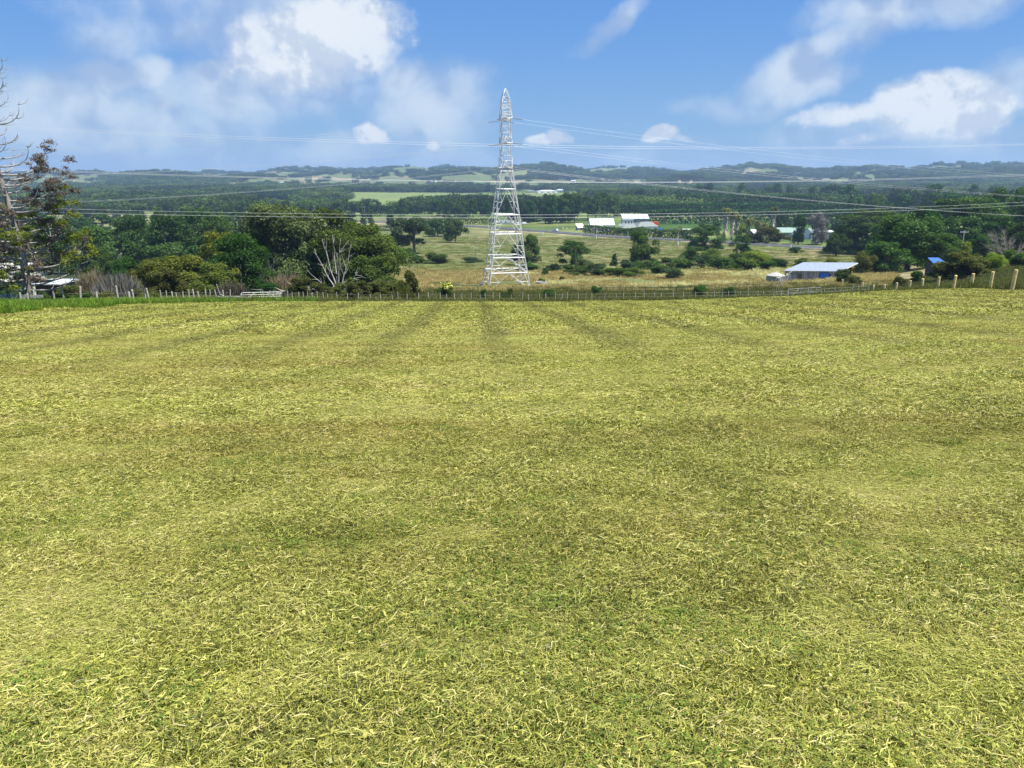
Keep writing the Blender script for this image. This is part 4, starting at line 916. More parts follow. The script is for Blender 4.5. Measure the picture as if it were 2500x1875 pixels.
# ------------------------------------------------------------------ special plants
def conifer():
    base = at(72, 61); o = thing('conifer', base, 'tall dying conifer with curling bare branches at the left edge', 'tree')
    r = random.Random(12); H = 22.5
    def tr(z): return Vector((-.9*(z/H)+.25*math.sin(z*.35), .1*math.sin(z*.3), z))
    zs = [i*H/16 for i in range(17)]
    MB().tube([tr(z)-Vector((0, 0, .3 if z == 0 else 0)) for z in zs], [max(.03, .34*(1-z/H)**.9) for z in zs], 9).build('trunk', BARKG, o, True)
    br = MB(); tips = {'brown': [], 'fern': []}
    def branch(z, az, L, curl, th, tuft_kind, sub=True, drop=.12):
        p = tr(z); d = Vector((math.cos(az), math.sin(az), -.05)); pts = [p.copy()]; n = 9
        for i in range(1, n+1):
            t = i/n; pitch = -drop*math.sin(t*2.2)+curl*t*t
            side = Vector((-math.sin(az), math.cos(az), 0))*(.35*math.sin(t*4+az*3)*.35)
            dd = Vector((math.cos(az)*math.cos(pitch), math.sin(az)*math.cos(pitch), math.sin(pitch)))+side
            pts.append(pts[-1]+dd.normalized()*L/n)
        R = [th*(1-.85*i/n) for i in range(n+1)]; br.tube(pts, R, 5)
        if sub:
            for k in range(int(3+L*1.7)):
                i = r.randint(3, n); q = pts[i]; a2 = az+r.choice([-1, 1])*r.uniform(.4, 1.2); l2 = r.uniform(.5, 1.4)*(.5+L/9)
                cc = [q.copy()]; c2 = r.uniform(.6, 2.2)
                for j in range(1, 6):
                    t = j/5; pt = c2*t-.3; cc.append(cc[-1]+Vector((math.cos(a2)*math.cos(pt), math.sin(a2)*math.cos(pt), math.sin(pt)))*l2/5)
                br.tube(cc, [th*.32*(1-.8*j/5) for j in range(6)], 4)
                if tuft_kind and r.random() < .75: tips[tuft_kind if r.random() < .8 else 'brown'].append((cc[-1], r.uniform(.28, .62)))
        if tuft_kind: tips[tuft_kind].append((pts[-1], r.uniform(.3, .55)))
    n = 104
    for i in range(n):
        z = 1.2+(H-2.0)*(i/n)**1.15; az = i*2.399+r.uniform(-.3, .3)
        if z > 12: L = r.uniform(1.4, 3.0)*(1-(z-12)/16); tk = None
        elif z > 8.2: L = r.uniform(1.6, 3.9); tk = 'brown' if r.random() < .5 and z < 10.2 else None
        else: L = r.uniform(2.6, 6.2); tk = r.choice(['brown', 'brown', 'fern', 'fern', 'fern', None])
        branch(z, az, L, r.uniform(.8, 1.9), .03+.016*L, tk, z < 17)
    branch(1.9, -.05, 6.4, 1.5, .13, 'fern', True, .06)
    for L, z, a in [(4.8, 10.4, .15), (4.3, 9.6, -.1), (3.4, 14.2, .2), (2.6, 16.4, -.1), (2.4, 17.8, .3), (2.2, 19.2, -.3), (5.4, 8.4, .05), (4.9, 7.5, -.2), (5.2, 5.8, .15)]: branch(z, a, L, 1.7, .085, None if z > 13 else 'brown' if z > 7 else 'fern')
    br.build('branches', mat('branch_grey', (.33,.31,.28), .9, nscale=5), o, True)
    for k, nm in (('brown', 'dead_needles'), ('fern', 'needles')):
        cl = [((p.x, p.y, p.z), (q, q, q*.62)) for p, q in tips[k]]
        V, Q, v = leaf_cloud(cl, len(cl)*72, .17, 4, shell=.1, elong=1.5, flat=.55)
        link(nm, mesh_np(nm, V, Q, LM[k], {'v': ('FACE', v)}), o)
conifer()

def bare_tree(p, stems, m, label, name='bare_tree', twigs=3, seed=1, cat='tree', group=None):
    """stems: list of (azimuth, tilt from vertical, length, radius)"""
    r = random.Random(seed); o = thing(name, p, label, cat, group)
    t = MB(); tw = MB()
    for az, tl, L, R in stems:
        pts = [Vector((0, 0, -.15))]; n = 8
        for i in range(1, n+1):
            tt = i/n; a = tl*(1-.35*tt)+.10*math.sin(i*1.7+az*3); z = az+.12*math.sin(i+az)
            pts.append(pts[-1]+Vector((math.cos(z)*math.sin(a), math.sin(z)*math.sin(a), math.cos(a)))*L/n)
        t.tube(pts, [R*(1-.88*i/n) for i in range(n+1)], 6)
        for k in range(twigs):
            i = r.randint(3, n-1); a = tl+r.uniform(-.9, .9); z = az+r.uniform(-1, 1); q = [pts[i].copy()]; l2 = L*r.uniform(.12, .32)
            for j in range(4):
                a += r.uniform(-.25, .25); q.append(q[-1]+Vector((math.cos(z)*math.sin(a), math.sin(z)*math.sin(a), math.cos(a)))*l2/4)
            tw.tube(q, [R*.35, R*.28, R*.2, R*.14, R*.05], 4)
    t.build('stems', m, o, True); tw.build('twigs', m, o)
    return o
bare_tree(at(826, 106), [(3.14, .55, 7.2, .12), (3.0, .30, 8.2, .11), (2.2, .10, 8.4, .12), (.3, .12, 8.0, .10), (.1, .38, 7.6, .11), (3.1, 1.12, 5.6, .09), (-.2, .95, 4.6, .10), (-1.2, .3, 6.2, .07)], BARKP,
          'fan of thick pale bare branches growing from one point before the dark olive trees', twigs=6, seed=4)
bare_tree(at(658, 98), [(2.6, .5, 4.6, .07), (3.3, .3, 5.0, .07), (.4, .25, 5.2, .07), (0, .6, 4, .06), (4.2, .3, 4.4, .05), (1.5, .2, 4.8, .05)], BARKG, 'small leafless grey tree right of the dark broadleaf tree', twigs=12, seed=6)
bare_tree(ray(1160, 624), [(3.1, .35, 5, .14), (.1, .4, 4.6, .14), (.2, .15, 5.5, .12)], BARKG, 'short forked dead trunk standing on the meadow left of the pylon', twigs=3, seed=8)
r_ = random.Random(44)
bare_tree(at(2462, 150), [(r_.uniform(0, 6.28), r_.uniform(.3, 1.15), r_.uniform(4.5, 7.5), .10) for _ in range(16)], BARKG, 'tangled leafless grey tree near the right edge, above the bushes', twigs=26, seed=14)
# heap of fallen branches
def heap():
    p = at(752, 92); o = thing('fallen_branches', p, 'heap of fallen pale branches right of the gate, below the silvery tree', 'branches'); r = random.Random(3); mb = MB()
    for i in range(46):
        a = Vector((r.uniform(-4.2, 2.8), r.uniform(-1, 1), r.uniform(.1, .6))); L = r.uniform(1.2, 3.6); az = r.choice([r.uniform(2.4, 3.5), r.uniform(-.6, .6)])
        el_ = r.uniform(.05, .55); b = a+Vector((math.cos(az)*math.cos(el_), math.sin(az)*.5, math.sin(el_)))*L
        mb.tube([a, (a+b)*.5+Vector((0, 0, r.uniform(-.1, .25))), b], [.055, .04, .012], 4)
    mb.build('branches', BARKP, o)
heap()
def brush(px, D, w_, h, label, leaf, seed, n=900):
    p = at(px, D); r = np.random.RandomState(seed); o = thing('dry_brush', p, label, 'bush')
    a = r.rand(n)*6.283; q = np.sqrt(r.rand(n))*w_/2; b = np.stack([q*np.cos(a), q*np.sin(a)*.6, -.1+0*a], -1); H = h*(.4+.7*r.rand(n))*np.sqrt(np.clip(1.15-(q/(w_/2))**2, .1, 1))
    d = np.stack([r.normal(0, .22, n), r.normal(0, .22, n), np.ones(n)], -1)*H[:, None]; y = r.rand(n)*6.283; s = np.stack([np.cos(y), np.sin(y), 0*y], -1)*.045
    m = b+d*.5+r.normal(0, .06, (n, 3)); t = b+d; V = np.stack([b-s, b+s, m-s*.7, m+s*.7, t-s*.25, t+s*.25], 1).reshape(-1, 3); i = (np.arange(n)*6)[:, None]
    link('stalks', mesh_np('stalks', V, np.concatenate([i+[0, 1, 3, 2], i+[2, 3, 5, 4]], 1).reshape(-1, 4), LM[leaf], {'v': ('FACE', np.repeat(r.rand(n), 2))}), o)
brush(232, 88, 4.5, 3.6, 'upright tan reeds right behind the conifer branch', 'tan', 1)
brush(290, 80, 5.5, 3.0, 'greyish brown dry brush behind the old wooden posts', 'grey', 2, 1400)
brush(335, 92, 4.5, 2.6, 'tan brush at the left foot of the olive scrub', 'tan', 3)
brush(570, 78, 3.2, 2.2, 'dead brown brush behind the old wooden rail', 'brown', 4)
brush(700, 95, 4.6, 3.0, 'tan dry brush between the dark broadleaf tree and the silvery tree', 'tan', 5, 1200)
brush(985, 79, 2.0, 2.7, 'thin upright grey twigs behind the fence left of the yellow shrub', 'olivebrown', 6, 160)

def palm(px, D, top, label, skirt=.5, seed=1):
    p = at(px, D); H = zat(top, D)-p.z; o = thing('palm_tree', p, label, 'palm'); r = random.Random(seed)
    MB().tube([(0, 0, -.3), (.1, 0, H*.5), (0, .1, H*.86)], [.55, .42, .4], 8).build('trunk', BARKG, o, True)
    def fronds(n, L, droop, z, w_, m, nm, el0, el1):
        V = []; Fs = []; vs = []
        for i in range(n):
            az = r.uniform(0, 6.283); e = r.uniform(el0, el1); q = Vector((0, 0, z+r.uniform(-.3, .3))); side = Vector((-math.sin(az), math.cos(az), 0)); l = L*r.uniform(.8, 1.15); prev = None; vv = r.random()
            for j in range(6):
                t = j/5; ww = w_*(.4+1.2*math.sin(min(t*1.25+.15, 1)*math.pi))*.6
                k = len(V); V += [tuple(q-side*ww+Vector((0, 0, -ww*.4))), tuple(q), tuple(q+side*ww+Vector((0, 0, -ww*.4)))]
                if prev is not None:
                    Fs += [(prev, prev+1, k+1, k), (prev+1, prev+2, k+2, k+1)]; vs += [vv, vv*.8]
                prev = k; q = q+Vector((math.cos(az)*math.cos(e), math.sin(az)*math.cos(e), math.sin(e)))*l/5; e -= droop/5
        link(nm, mesh_np(nm, V, np.array(Fs), LM[m], {'v': ('FACE', vs)}), o)
    fronds(95, 3.9, 2.0, H*.88, .42, 'palm', 'crown', -.3, 1.4)
    if skirt:
        V = []; Fs = []; vs = []; n = int(300*skirt)
        for i in range(n):
            az = r.uniform(0, 6.283); z = H*(.86-skirt*r.random()); rr = .5+.5*r.random(); a = Vector((math.cos(az)*.4, math.sin(az)*.4, z)); b = Vector((math.cos(az)*(rr+.7), math.sin(az)*(rr+.7), z-r.uniform(1.0, 2.4)))
            s = Vector((-math.sin(az), math.cos(az), 0))*r.uniform(.10, .24); k = len(V); V += [tuple(a-s), tuple(a+s), tuple(b+s*.6), tuple(b-s*.6)]; Fs.append((k, k+1, k+2, k+3)); vs.append(r.random())
        link('dead_fronds', mesh_np('dead_fronds', V, np.array(Fs), LM['skirt'], {'v': ('FACE', vs)}), o)
palm(1768, 432, 506, 'tallest left palm with a long skirt of pale dead fronds', .62, 1)
palm(1785, 440, 514, 'palm with a pale dead skirt leaning against the tallest palm', .6, 2)
palm(1797, 450, 523, 'shorter palm with a bare trunk foot at the right of the left palm group', .4, 3)
palm(1826, 440, 536, 'short bushy palm in the middle before the garage roof', .1, 4)
palm(1846, 446, 541, 'short bushy palm right of the middle one', .1, 5)
palm(1884, 460, 503, 'lone tall palm with a short dead skirt right of the others', .4, 6)
palm(1864, 455, 548, 'low half hidden palm left of the lone tall palm', .1, 7)

def pampas():
    p = at(1898, 80); o = thing('pampas_grass', p, 'pale pampas plumes sticking up before the water tank', 'plant'); mb = MB(); r = random.Random(1); lf = MB()
    for i in range(4):
        a = (-.1+.16*i); b = Vector((i*.12-.2, 0, 0)); t = b+Vector((a*1.6+.3, 0, 2.3+.2*i)); mb.tube([b, (b+t)*.5+Vector((-.08, 0, 0)), b+(t-b)*.72, t, t+Vector((.22, 0, .12))], [.012, .012, .05, .07, .02], 6)
    mb.build('plumes', mat('plume', (.62,.52,.34), .9), o)
    for i in range(26):
        a = r.uniform(0, 6.28); lf.tube([(0, 0, 0), (math.cos(a)*.3, math.sin(a)*.3, .7), (math.cos(a)*.8, math.sin(a)*.8, .6)], [.02, .018, .005], 4)
    lf.build('leaves', mat('pampas_leaf', (.12,.13,.05), .8), o)
pampas()

# ------------------------------------------------------------------ pylon and conductors
def pylon():
    Dp = 146.; c = at(1235, Dp); o = thing('pylon', c, 'tall galvanised steel lattice pylon standing in the tan grass', 'pylon', rz=math.radians(12)); zb = c.z
    def zl(row): return zat(row, Dp-2)-zb
    rows = [699, 664, 628, 571, 525, 462, 418, 380, 351, 322, 291, 262, 247, 222]
    hw = [4.05, 3.58, 3.12, 2.66, 2.24, 1.58, 1.18, .88, .86, .84, .83, .82, .78, .34]
    Z = [zl(q) for q in rows]; Z[0] = -.3; top = zl(213)
    cor = [(-1, -1), (1, -1), (1, 1), (-1, 1)]
    def pt(i, k): return Vector((cor[k][0]*hw[i], cor[k][1]*hw[i], Z[i]))
    for k in range(4):
        mb = MB()
        for i in range(len(Z)-1): mb.bar(pt(i, k), pt(i+1, k), .14 if i < 6 else .10)
        mb.build('leg', STEEL, o)
    for i in range(len(Z)-1):
        mb = MB(); t = .07 if i < 6 else .055
        for k in range(4):
            a0, b0 = pt(i, k), pt(i, (k+1) % 4); a1, b1 = pt(i+1, k), pt(i+1, (k+1) % 4); mid1 = (a1+b1)*.5; mid0 = (a0+b0)*.5
            if i < 6:                                  # K panels with redundant members
                mb.bar(a0, mid1, t*1.1); mb.bar(b0, mid1, t*1.1)
                qa = (a0+mid1)*.5; qb = (b0+mid1)*.5; la = (a0+a1)*.5; lb = (b0+b1)*.5
                mb.bar(qa, la, t*.8); mb.bar(qb, lb, t*.8); mb.bar(qa, a1, t*.8); mb.bar(qb, b1, t*.8)
                mb.bar(a0+(mid1-a0)*.25, a0+(a1-a0)*.25, t*.7); mb.bar(b0+(mid1-b0)*.25, b0+(b1-b0)*.25, t*.7)
                mb.bar(a1, b1, t*1.9)
            else:
                if i in (6,): mb.bar(a0, b1, t); mb.bar(b0, a1, t)
                else: mb.bar(a0, b1, t); mb.bar((a0+a1)*.5, (b0+b1)*.5, t*.7); mb.bar(b0, (a0+a1)*.5, t*.8)
                mb.bar(a1, b1, t)
        if i in (0, 1, 2, 3): mb.bar(pt(i+1, 0), pt(i+1, 2), t); mb.bar(pt(i+1, 1), pt(i+1, 3), t)
        mb.build('cross_bracing', STEEL, o)
    mb = MB()
    for k in range(4): mb.bar(pt(len(Z)-1, k), (0, 0, top), .08)
    mb.build('peak', STEEL, o)
    tips = []
    for row in (291, 351, 410):
        z = zl(row); w_ = np.interp(z, Z, hw)
        for s in (-1, 1):
            mb = MB(); tip = Vector((0, s*4.1, z+.1)); h = 1.9
            rt = [Vector((-w_, s*w_, z)), Vector((w_, s*w_, z)), Vector((-w_*.95, s*w_, z+h)), Vector((w_*.95, s*w_, z+h))]
            e = [tip+Vector((-.45, 0, 0)), tip+Vector((.45, 0, 0))]
            mb.bar(rt[0], e[0], .09); mb.bar(rt[1], e[1], .09); mb.bar(rt[2], e[0], .08); mb.bar(rt[3], e[1], .08); mb.bar(e[0], e[1], .09)
            for t in (.33, .66):
                a, b = rt[0].lerp(e[0], t), rt[1].lerp(e[1], t); a2, b2 = rt[2].lerp(e[0], t), rt[3].lerp(e[1], t)
                mb.bar(a, b, .05); mb.bar(a2, b2, .05); mb.bar(a, a2, .05); mb.bar(b, b2, .05)
                mb.bar(rt[0].lerp(e[0], t-.33), b, .05); mb.bar(rt[2].lerp(e[0], t-.33), a, .05); mb.bar(rt[3].lerp(e[1], t-.33), b, .05)
            mb.build('crossarm', STEEL, o)
            for sx in (-1, 1):
                ins = MB(); a = tip+Vector((sx*.45, 0, 0)); b = tip+Vector((sx*2.5, 0, -.28)); n = 10
                ins.tube([a, b], .03, 5)
                for q in range(n): m = a.lerp(b, (q+1)/(n+1)); ins.tube([m-Vector((.03, 0, 0)), m+Vector((.03, 0, 0))], [.13, .12], 8)
                ins.build('insulator', GREYW, o); tips.append((row, s, sx, b))
    mb = MB()
    for k in range(4): mb.box(*(sorted((cor[k][0]*4.1-.4, cor[k][0]*4.1+.4))+sorted((cor[k][1]*4.1-.4, cor[k][1]*4.1+.4))+[-.8, .22]))
    mb.build('footing', CONC, o)
    rot = math.radians(12)
    return [(row, s, sx, Vector((b.x*math.cos(rot)-b.y*math.sin(rot), b.x*math.sin(rot)+b.y*math.cos(rot), b.z))+c) for row, s, sx, b in tips]
tips = pylon()
lev = {291: 'top', 351: 'middle', 410: 'bottom'}
def wire(P0, f, n, label, group, r=.012):
    mb = MB(); pts = [Vector(f(i/n)) for i in range(n+1)]
    base = pts[0].copy(); mb.tube([p-base for p in pts], r, 5); o = mb.build('power_line', WIRE, None, False, base); return tag(o, label, 'power line', group)
for row, s, sx, b in tips:
    L = 128. if sx < 0 else 170.
    a, bb = (.115, .00053) if sx < 0 else (.118, .000263)
    def f(t, b=b, sx=sx, L=L, a=a, bb=bb):
        d = t*L; dd = min(d, a/(2*bb)); sag = a*d-bb*d*d
        sl = .23
        return (b.x+sx*d, b.y+sx*d*sl, b.z-sag)
    wire(b, f, 40, '%s wire at the pylon\'s %s crossarm level, running off to the %s' % ('near' if s < 0 else 'far', lev[row], 'left' if sx < 0 else 'right'), 'wires strung from the pylon')
for li, z0 in enumerate((3.55, -1.0, -5.45)):
    for s in (-1, 1):
        def f(t, z0=z0, s=s):
            x = -105+t*250; return (x, 101+.24*x+s*3.6, z0+.000271*(x-20)**2-.000271*400)
        wire(None, f, 44, '%s wire of the %s pair crossing the whole view in front of the pylon' % ('near' if s < 0 else 'far', ('highest', 'middle', 'lowest')[li]), 'wires crossing in front of the pylon')

# ------------------------------------------------------------------ fences
def post(mb_h, r, n=8): 
    mb = MB(); mb.tube([(0, 0, -.5), (0, 0, mb_h-.03), (0, 0, mb_h)], [r*1.02, r, r*.86], n); me = bpy.data.meshes.new('post'); return mb
def wire_fence(name, pts, hs, r, m, label, wires=(.3, .62, .95), lean=.05, seed=1, wm=FWIRE, wr=.0035, part='post', cat='fence', n=6):
    rnd = random.Random(seed); base = Vector(pts[0]); o = thing(name, base, label, cat)
    mbm = MB(); mbm.tube([(0, 0, -.35), (0, 0, .97), (0, 0, 1)], [r, r, r*.8], n); me = bpy.data.meshes.new(part); me.from_pydata(mbm.v, [], mbm.f); me.materials.append(m); me.update()
    for p, h in zip(pts, hs):
        q = link(part, me, o, Vector(p)-base); q.scale = (rnd.uniform(.85, 1.15), rnd.uniform(.85, 1.15), h); q.rotation_euler = (rnd.uniform(-lean, lean), rnd.uniform(-lean, lean), rnd.random()*6)
    mb = MB()
    for w_ in wires:
        mb.tube([Vector(p)-base+Vector((0, 0, w_*.95)) for p in pts], wr, 4, False)
    mb.build('wire', wm, o)
    return o
# battens along the far edge of the paddock
def fence_line(pxs, off):
    out = []
    for px in pxs: D = float(field_edge(px))+off; out.append(at(px, D))
    return out
r = random.Random(5)
pxs = []; x = 800
while x < 2125: pxs.append(x); x += r.uniform(13, 30)
pp = [at(px, float(np.interp(px, [800, 1250, 2125], [74, 76, 78]))) for px in pxs[:96]]
wire_fence('wire_fence', pp, [r.uniform(.95, 1.2) for _ in pp], .034, POSTW, 'long wire fence of thin pale battens along the far edge of the paddock', lean=.07, seed=2)
pxs = [x+r.uniform(-3, 3) for x in np.linspace(392, 560, 13)]
pp = [at(px, 66+(px-390)*.02) for px in pxs]
wire_fence('wire_fence', pp, [r.uniform(.9, 1.3) for _ in pp], .05, POSTW, 'wire fence of uneven grey battens in front of the olive scrub', lean=.1, seed=3)
pxs = [690, 703, 716, 730, 742, 752, 764, 776, 790]
pp = [at(px, 72) for px in pxs]
wire_fence('wire_fence', pp, [r.uniform(.95, 1.15) for _ in pp], .034, POSTW, 'short wire fence between the white gate and the scrub', lean=.06, seed=4)
pxs = [x+r.uniform(-2, 2) for x in np.linspace(640, 815, 26)]
pp = [at(px, 79+(px-640)*.065) for px in pxs]
wire_fence('wire_fence', pp, [r.uniform(.9, 1.2) for _ in pp], .03, POSTW, 'second row of small white battens behind the gate below the fallen branches', lean=.08, seed=5)
pxs = np.linspace(1450, 1900, 30); pp = [at(px, 108+(px-1450)*.006) for px in pxs]
wire_fence('wire_fence', pp, [r.uniform(.8, 1.1) for _ in pp], .03, TIMB, 'faint dark fence in the rough grass below the tan slope', lean=.05, seed=6)
# thick round posts on the right
px_r = [2470, 2417, 2370, 2327, 2288, 2249, 2218, 2186, 2157, 2131, 2105, 2080, 2056]
D_r = [47.5, 51, 55, 59, 64, 69.5, 75, 81, 88, 96, 105, 112, 119]; top_r = [658, 663, 667.6, 671.7, 675.8, 680, 684.4, 689.8, 694.6, 700, 705, 710, 714]
pp = []; hs = []
for px, D, tp in [(2528, 44, 652)]+list(zip(px_r, D_r, top_r)):
    p = at(px, D); pp.append(p); hs.append(min(max(zat(tp, D)-p.z, .9), 1.75))
wire_fence('post_and_wire_fence', pp, hs, .12, POSTN, 'fence of thick round yellowish posts climbing the right edge of the paddock', wires=(.3, .6, .9, 1.12), lean=.025, seed=7, n=12)
# old posts and boards, left
pxs = [18, 33, 53, 71, 86]; pp = [at(px, 58) for px in pxs]; hs = [2.0, 1.05, 1.05, .95, 1.2]
of = wire_fence('board_fence', pp, hs, .075, POSTW, 'grey wooden posts with a pale board at the left edge under the conifer', wires=(.5, .8), seed=8)
b0 = pp[0]; mb = MB(); mb.box(-3.2, 1.6, .12, .17, .35, .85); mb.build('board', BOARD, of)
mb = MB(); mb.box(2.0, 3.0, -.1, -.05, .62, .85); mb.box(2.0, 3.0, -.1, -.05, .25, .35); mb.build('step_board', BOARD, of)
pxs = [105, 135, 158, 198, 238, 290, 318, 328, 356, 366]; pp = [at(px, 62+(px-105)*.016) for px in pxs]
wire_fence('old_fence', pp, [1.1, 1.3, 1.4, 1.5, 1.0, 1.55, 1.0, 1.2, 1.0, 1.35], .085, POSTW, 'old uneven wooden fence half hidden by brush right of the conifer', lean=.12, seed=9, wires=(.5, .9))
# wooden rail, gates
def old_rail():
    p = at(561, 65.5)-Vector((0, 0, .12)); o = thing('wooden_rail', p, 'weathered grey wooden rail frame beside the white gate', 'rail'); mb = MB()
    mb.box(-1.0, .95, -.06, .06, -.05, .20); mb.build('bottom_log', BOARD, o); mb = MB(); mb.box(-1.0, .95, -.08, .10, .58, .68); mb.build('top_board', BOARD, o)
    mb = MB()
    for x in (-.85, -.1, .85): mb.box(x-.06, x+.06, .10, .2, -.3, .60)
    mb.build('upright', BOARD, o)
    mb = MB(); mb.bar((-1.25, 0, .0), (-.95, -.15, .28), .07); mb.bar((-.75, 0, .7), (-1.1, .2, 1.75), .035); mb.bar((-.5, 0, .7), (-.75, 0, .85), .06); mb.build('leaning_stick', BOARD, o)
old_rail()
def gate(pa, pb, h, m, label, bars=5, diag=True, r=.028):
    a, b = Vector(pa), Vector(pb); d = b-a; o = thing('farm_gate', a, label, 'gate'); up = Vector((0, 0, 1)); mb = MB()
    mb.tube([Vector((0, 0, .12)), up*(h-.15), up*h+d*.03, d*.97+up*h, d+up*(h-.15), d+up*.12], r*1.2, 6); mb.build('frame', m, o)
    mb = MB()
    for i in range(bars): z = .12+(h-.12)*i/bars; mb.bar(up*z, d+up*z, r*1.1)
    mb.build('bars', m, o); mb = MB()
    for t in (.33, .66): mb.bar(d*t+up*.12, d*t+up*h, r*1.1)
    if diag: mb.bar(d*.02+up*.15, d*.33+up*h, r); mb.bar(d*.66+up*h, d*.98+up*.15, r)
    mb.build('braces', m, o); return o
gate(at(590, 69)-Vector((0,0,.25)), at(690, 72)-Vector((0,0,.1)), 1.15, GATE, 'pale tubular metal gate beside the weathered wooden rail')
g1 = at(695, 72)-Vector((0, 0, .1)); o = thing('gate_post', g1, 'thick brown wooden post at the right end of the pale gate', 'post'); MB().tube([(0, 0, -.4), (0, 0, 1.2)], [.15, .14], 10).build('timber', TIMB, o)
gate(at(1921, 79)-Vector((0, 0, .3)), at(2004, 81)-Vector((0, 0, .3)), 1.35, mat('gate_tube_dull', (.36,.37,.32), .6), 'dull tubular metal gate in front of the shed', bars=3, r=.022)

# ------------------------------------------------------------------ buildings
def building(name, p, w_, d_, h, rh, wall, roof, label, rz=0, windows=(), door=None, chimney=False, eave=.4, hip=False, cat='house', mono=False, group=None, skylights=0, gable_front=False):
    o = thing(name, p, label, cat, group, rz); x, y = w_/2, d_/2
    mb = MB()
    if mono:
        mb.add([(-x,-y,-1.5),(x,-y,-1.5),(x,y,-1.5),(-x,y,-1.5),(-x,-y,h),(x,-y,h),(x,y,h+rh),(-x,y,h+rh)], [(0,3,2,1),(4,5,6,7),(0,1,5,4),(1,2,6,5),(2,3,7,6),(3,0,4,7)])
    elif hip: mb.box(-x, x, -y, y, -1.5, h)
    else:
        mb.add([(-x,-y,-1.5),(x,-y,-1.5),(x,y,-1.5),(-x,y,-1.5),(-x,-y,h),(x,-y,h),(x,y,h),(-x,y,h),(-x,0,h+rh),(x,0,h+rh)],
               [(0,3,2,1),(0,1,5,4),(2,3,7,6),(1,2,6,9,5),(3,0,4,8,7),(4,5,9,8),(6,7,8,9)])
    mb.build('wall', wall, o); e = eave; t = .14; mb = MB()
    if mono:
        k = rh/d_; zf = h-k*e+.02; zb = h+rh+k*e+.02
        mb.add([(-x-e,-y-e,zf),(x+e,-y-e,zf),(x+e,y+e,zb),(-x-e,y+e,zb),(-x-e,-y-e,zf+t),(x+e,-y-e,zf+t),(x+e,y+e,zb+t),(-x-e,y+e,zb+t)], [(0,3,2,1),(4,5,6,7),(0,1,5,4),(1,2,6,5),(2,3,7,6),(3,0,4,7)])
    elif hip:
        rx = x*.45; mb.add([(-x-e,-y-e,h),(x+e,-y-e,h),(x+e,y+e,h),(-x-e,y+e,h),(-rx,0,h+rh),(rx,0,h+rh)], [(0,1,5,4),(1,2,5),(2,3,4,5),(3,0,4),(0,3,2,1)])
    else:
        k = rh/y; ze = h-k*e+.03; zr = h+rh+.03
        for s in (-1, 1):
            a = [(-x-e, s*(y+e), ze), (x+e, s*(y+e), ze), (x+e, 0, zr), (-x-e, 0, zr)]; bq = [(q[0], q[1], q[2]+t) for q in a]
            fs = [(0,1,2,3),(7,6,5,4),(0,4,5,1),(1,5,6,2),(2,6,7,3),(3,7,4,0)]
            mb.add(a+bq, fs if s > 0 else [tuple(reversed(f)) for f in fs])
    ro = mb.build('roof', roof, o)
    if chimney: MB().box(x*.3, x*.3+.8, .2, 1.0, h+rh*.4, h+rh+1.0).build('chimney', BRICK, ro)
    for (cx, z0, ww, hh) in windows:
        f = MB(); yy = -y-.05; f.box(cx-ww/2-.08, cx+ww/2+.08, yy-.02, -y+.02, z0-.08, z0); f.box(cx-ww/2-.08, cx+ww/2+.08, yy-.02, -y+.02, z0+hh, z0+hh+.08)
        f.box(cx-ww/2-.08, cx-ww/2, yy-.02, -y+.02, z0, z0+hh); f.box(cx+ww/2, cx+ww/2+.08, yy-.02, -y+.02, z0, z0+hh)
        wo = f.build('window', WHITE, o); MB().box(cx-ww/2, cx+ww/2, yy+.01, -y+.015, z0, z0+hh).build('pane', GLASS, wo)
    if door:
        cx, ww, hh, dm = door; MB().box(cx-ww/2, cx+ww/2, -y-.04, -y+.02, -.2, hh).build('door', dm, o)
    for i in range(skylights):
        k = rh/(y); cx = -x+.9+(w_-1.8)*i/max(1, skylights-1); mbb = MB(); y0, y1 = -y*.62, -y*.32
        z0 = h+rh+(y0)*k*1+.03+t+.02; z1 = h+rh+(y1)*k+.03+t+.02
        mbb.add([(cx-.4, y0, z0), (cx+.4, y0, z0), (cx+.4, y1, z1), (cx-.4, y1, z1), (cx-.4, y0, z0+.05), (cx+.4, y0, z0+.05), (cx+.4, y1, z1+.05), (cx-.4, y1, z1+.05)], [(0,3,2,1),(4,5,6,7),(0,1,5,4),(1,2,6,5),(2,3,7,6),(3,0,4,7)]); mbb.build('skylight', GREYW, ro)
    return o
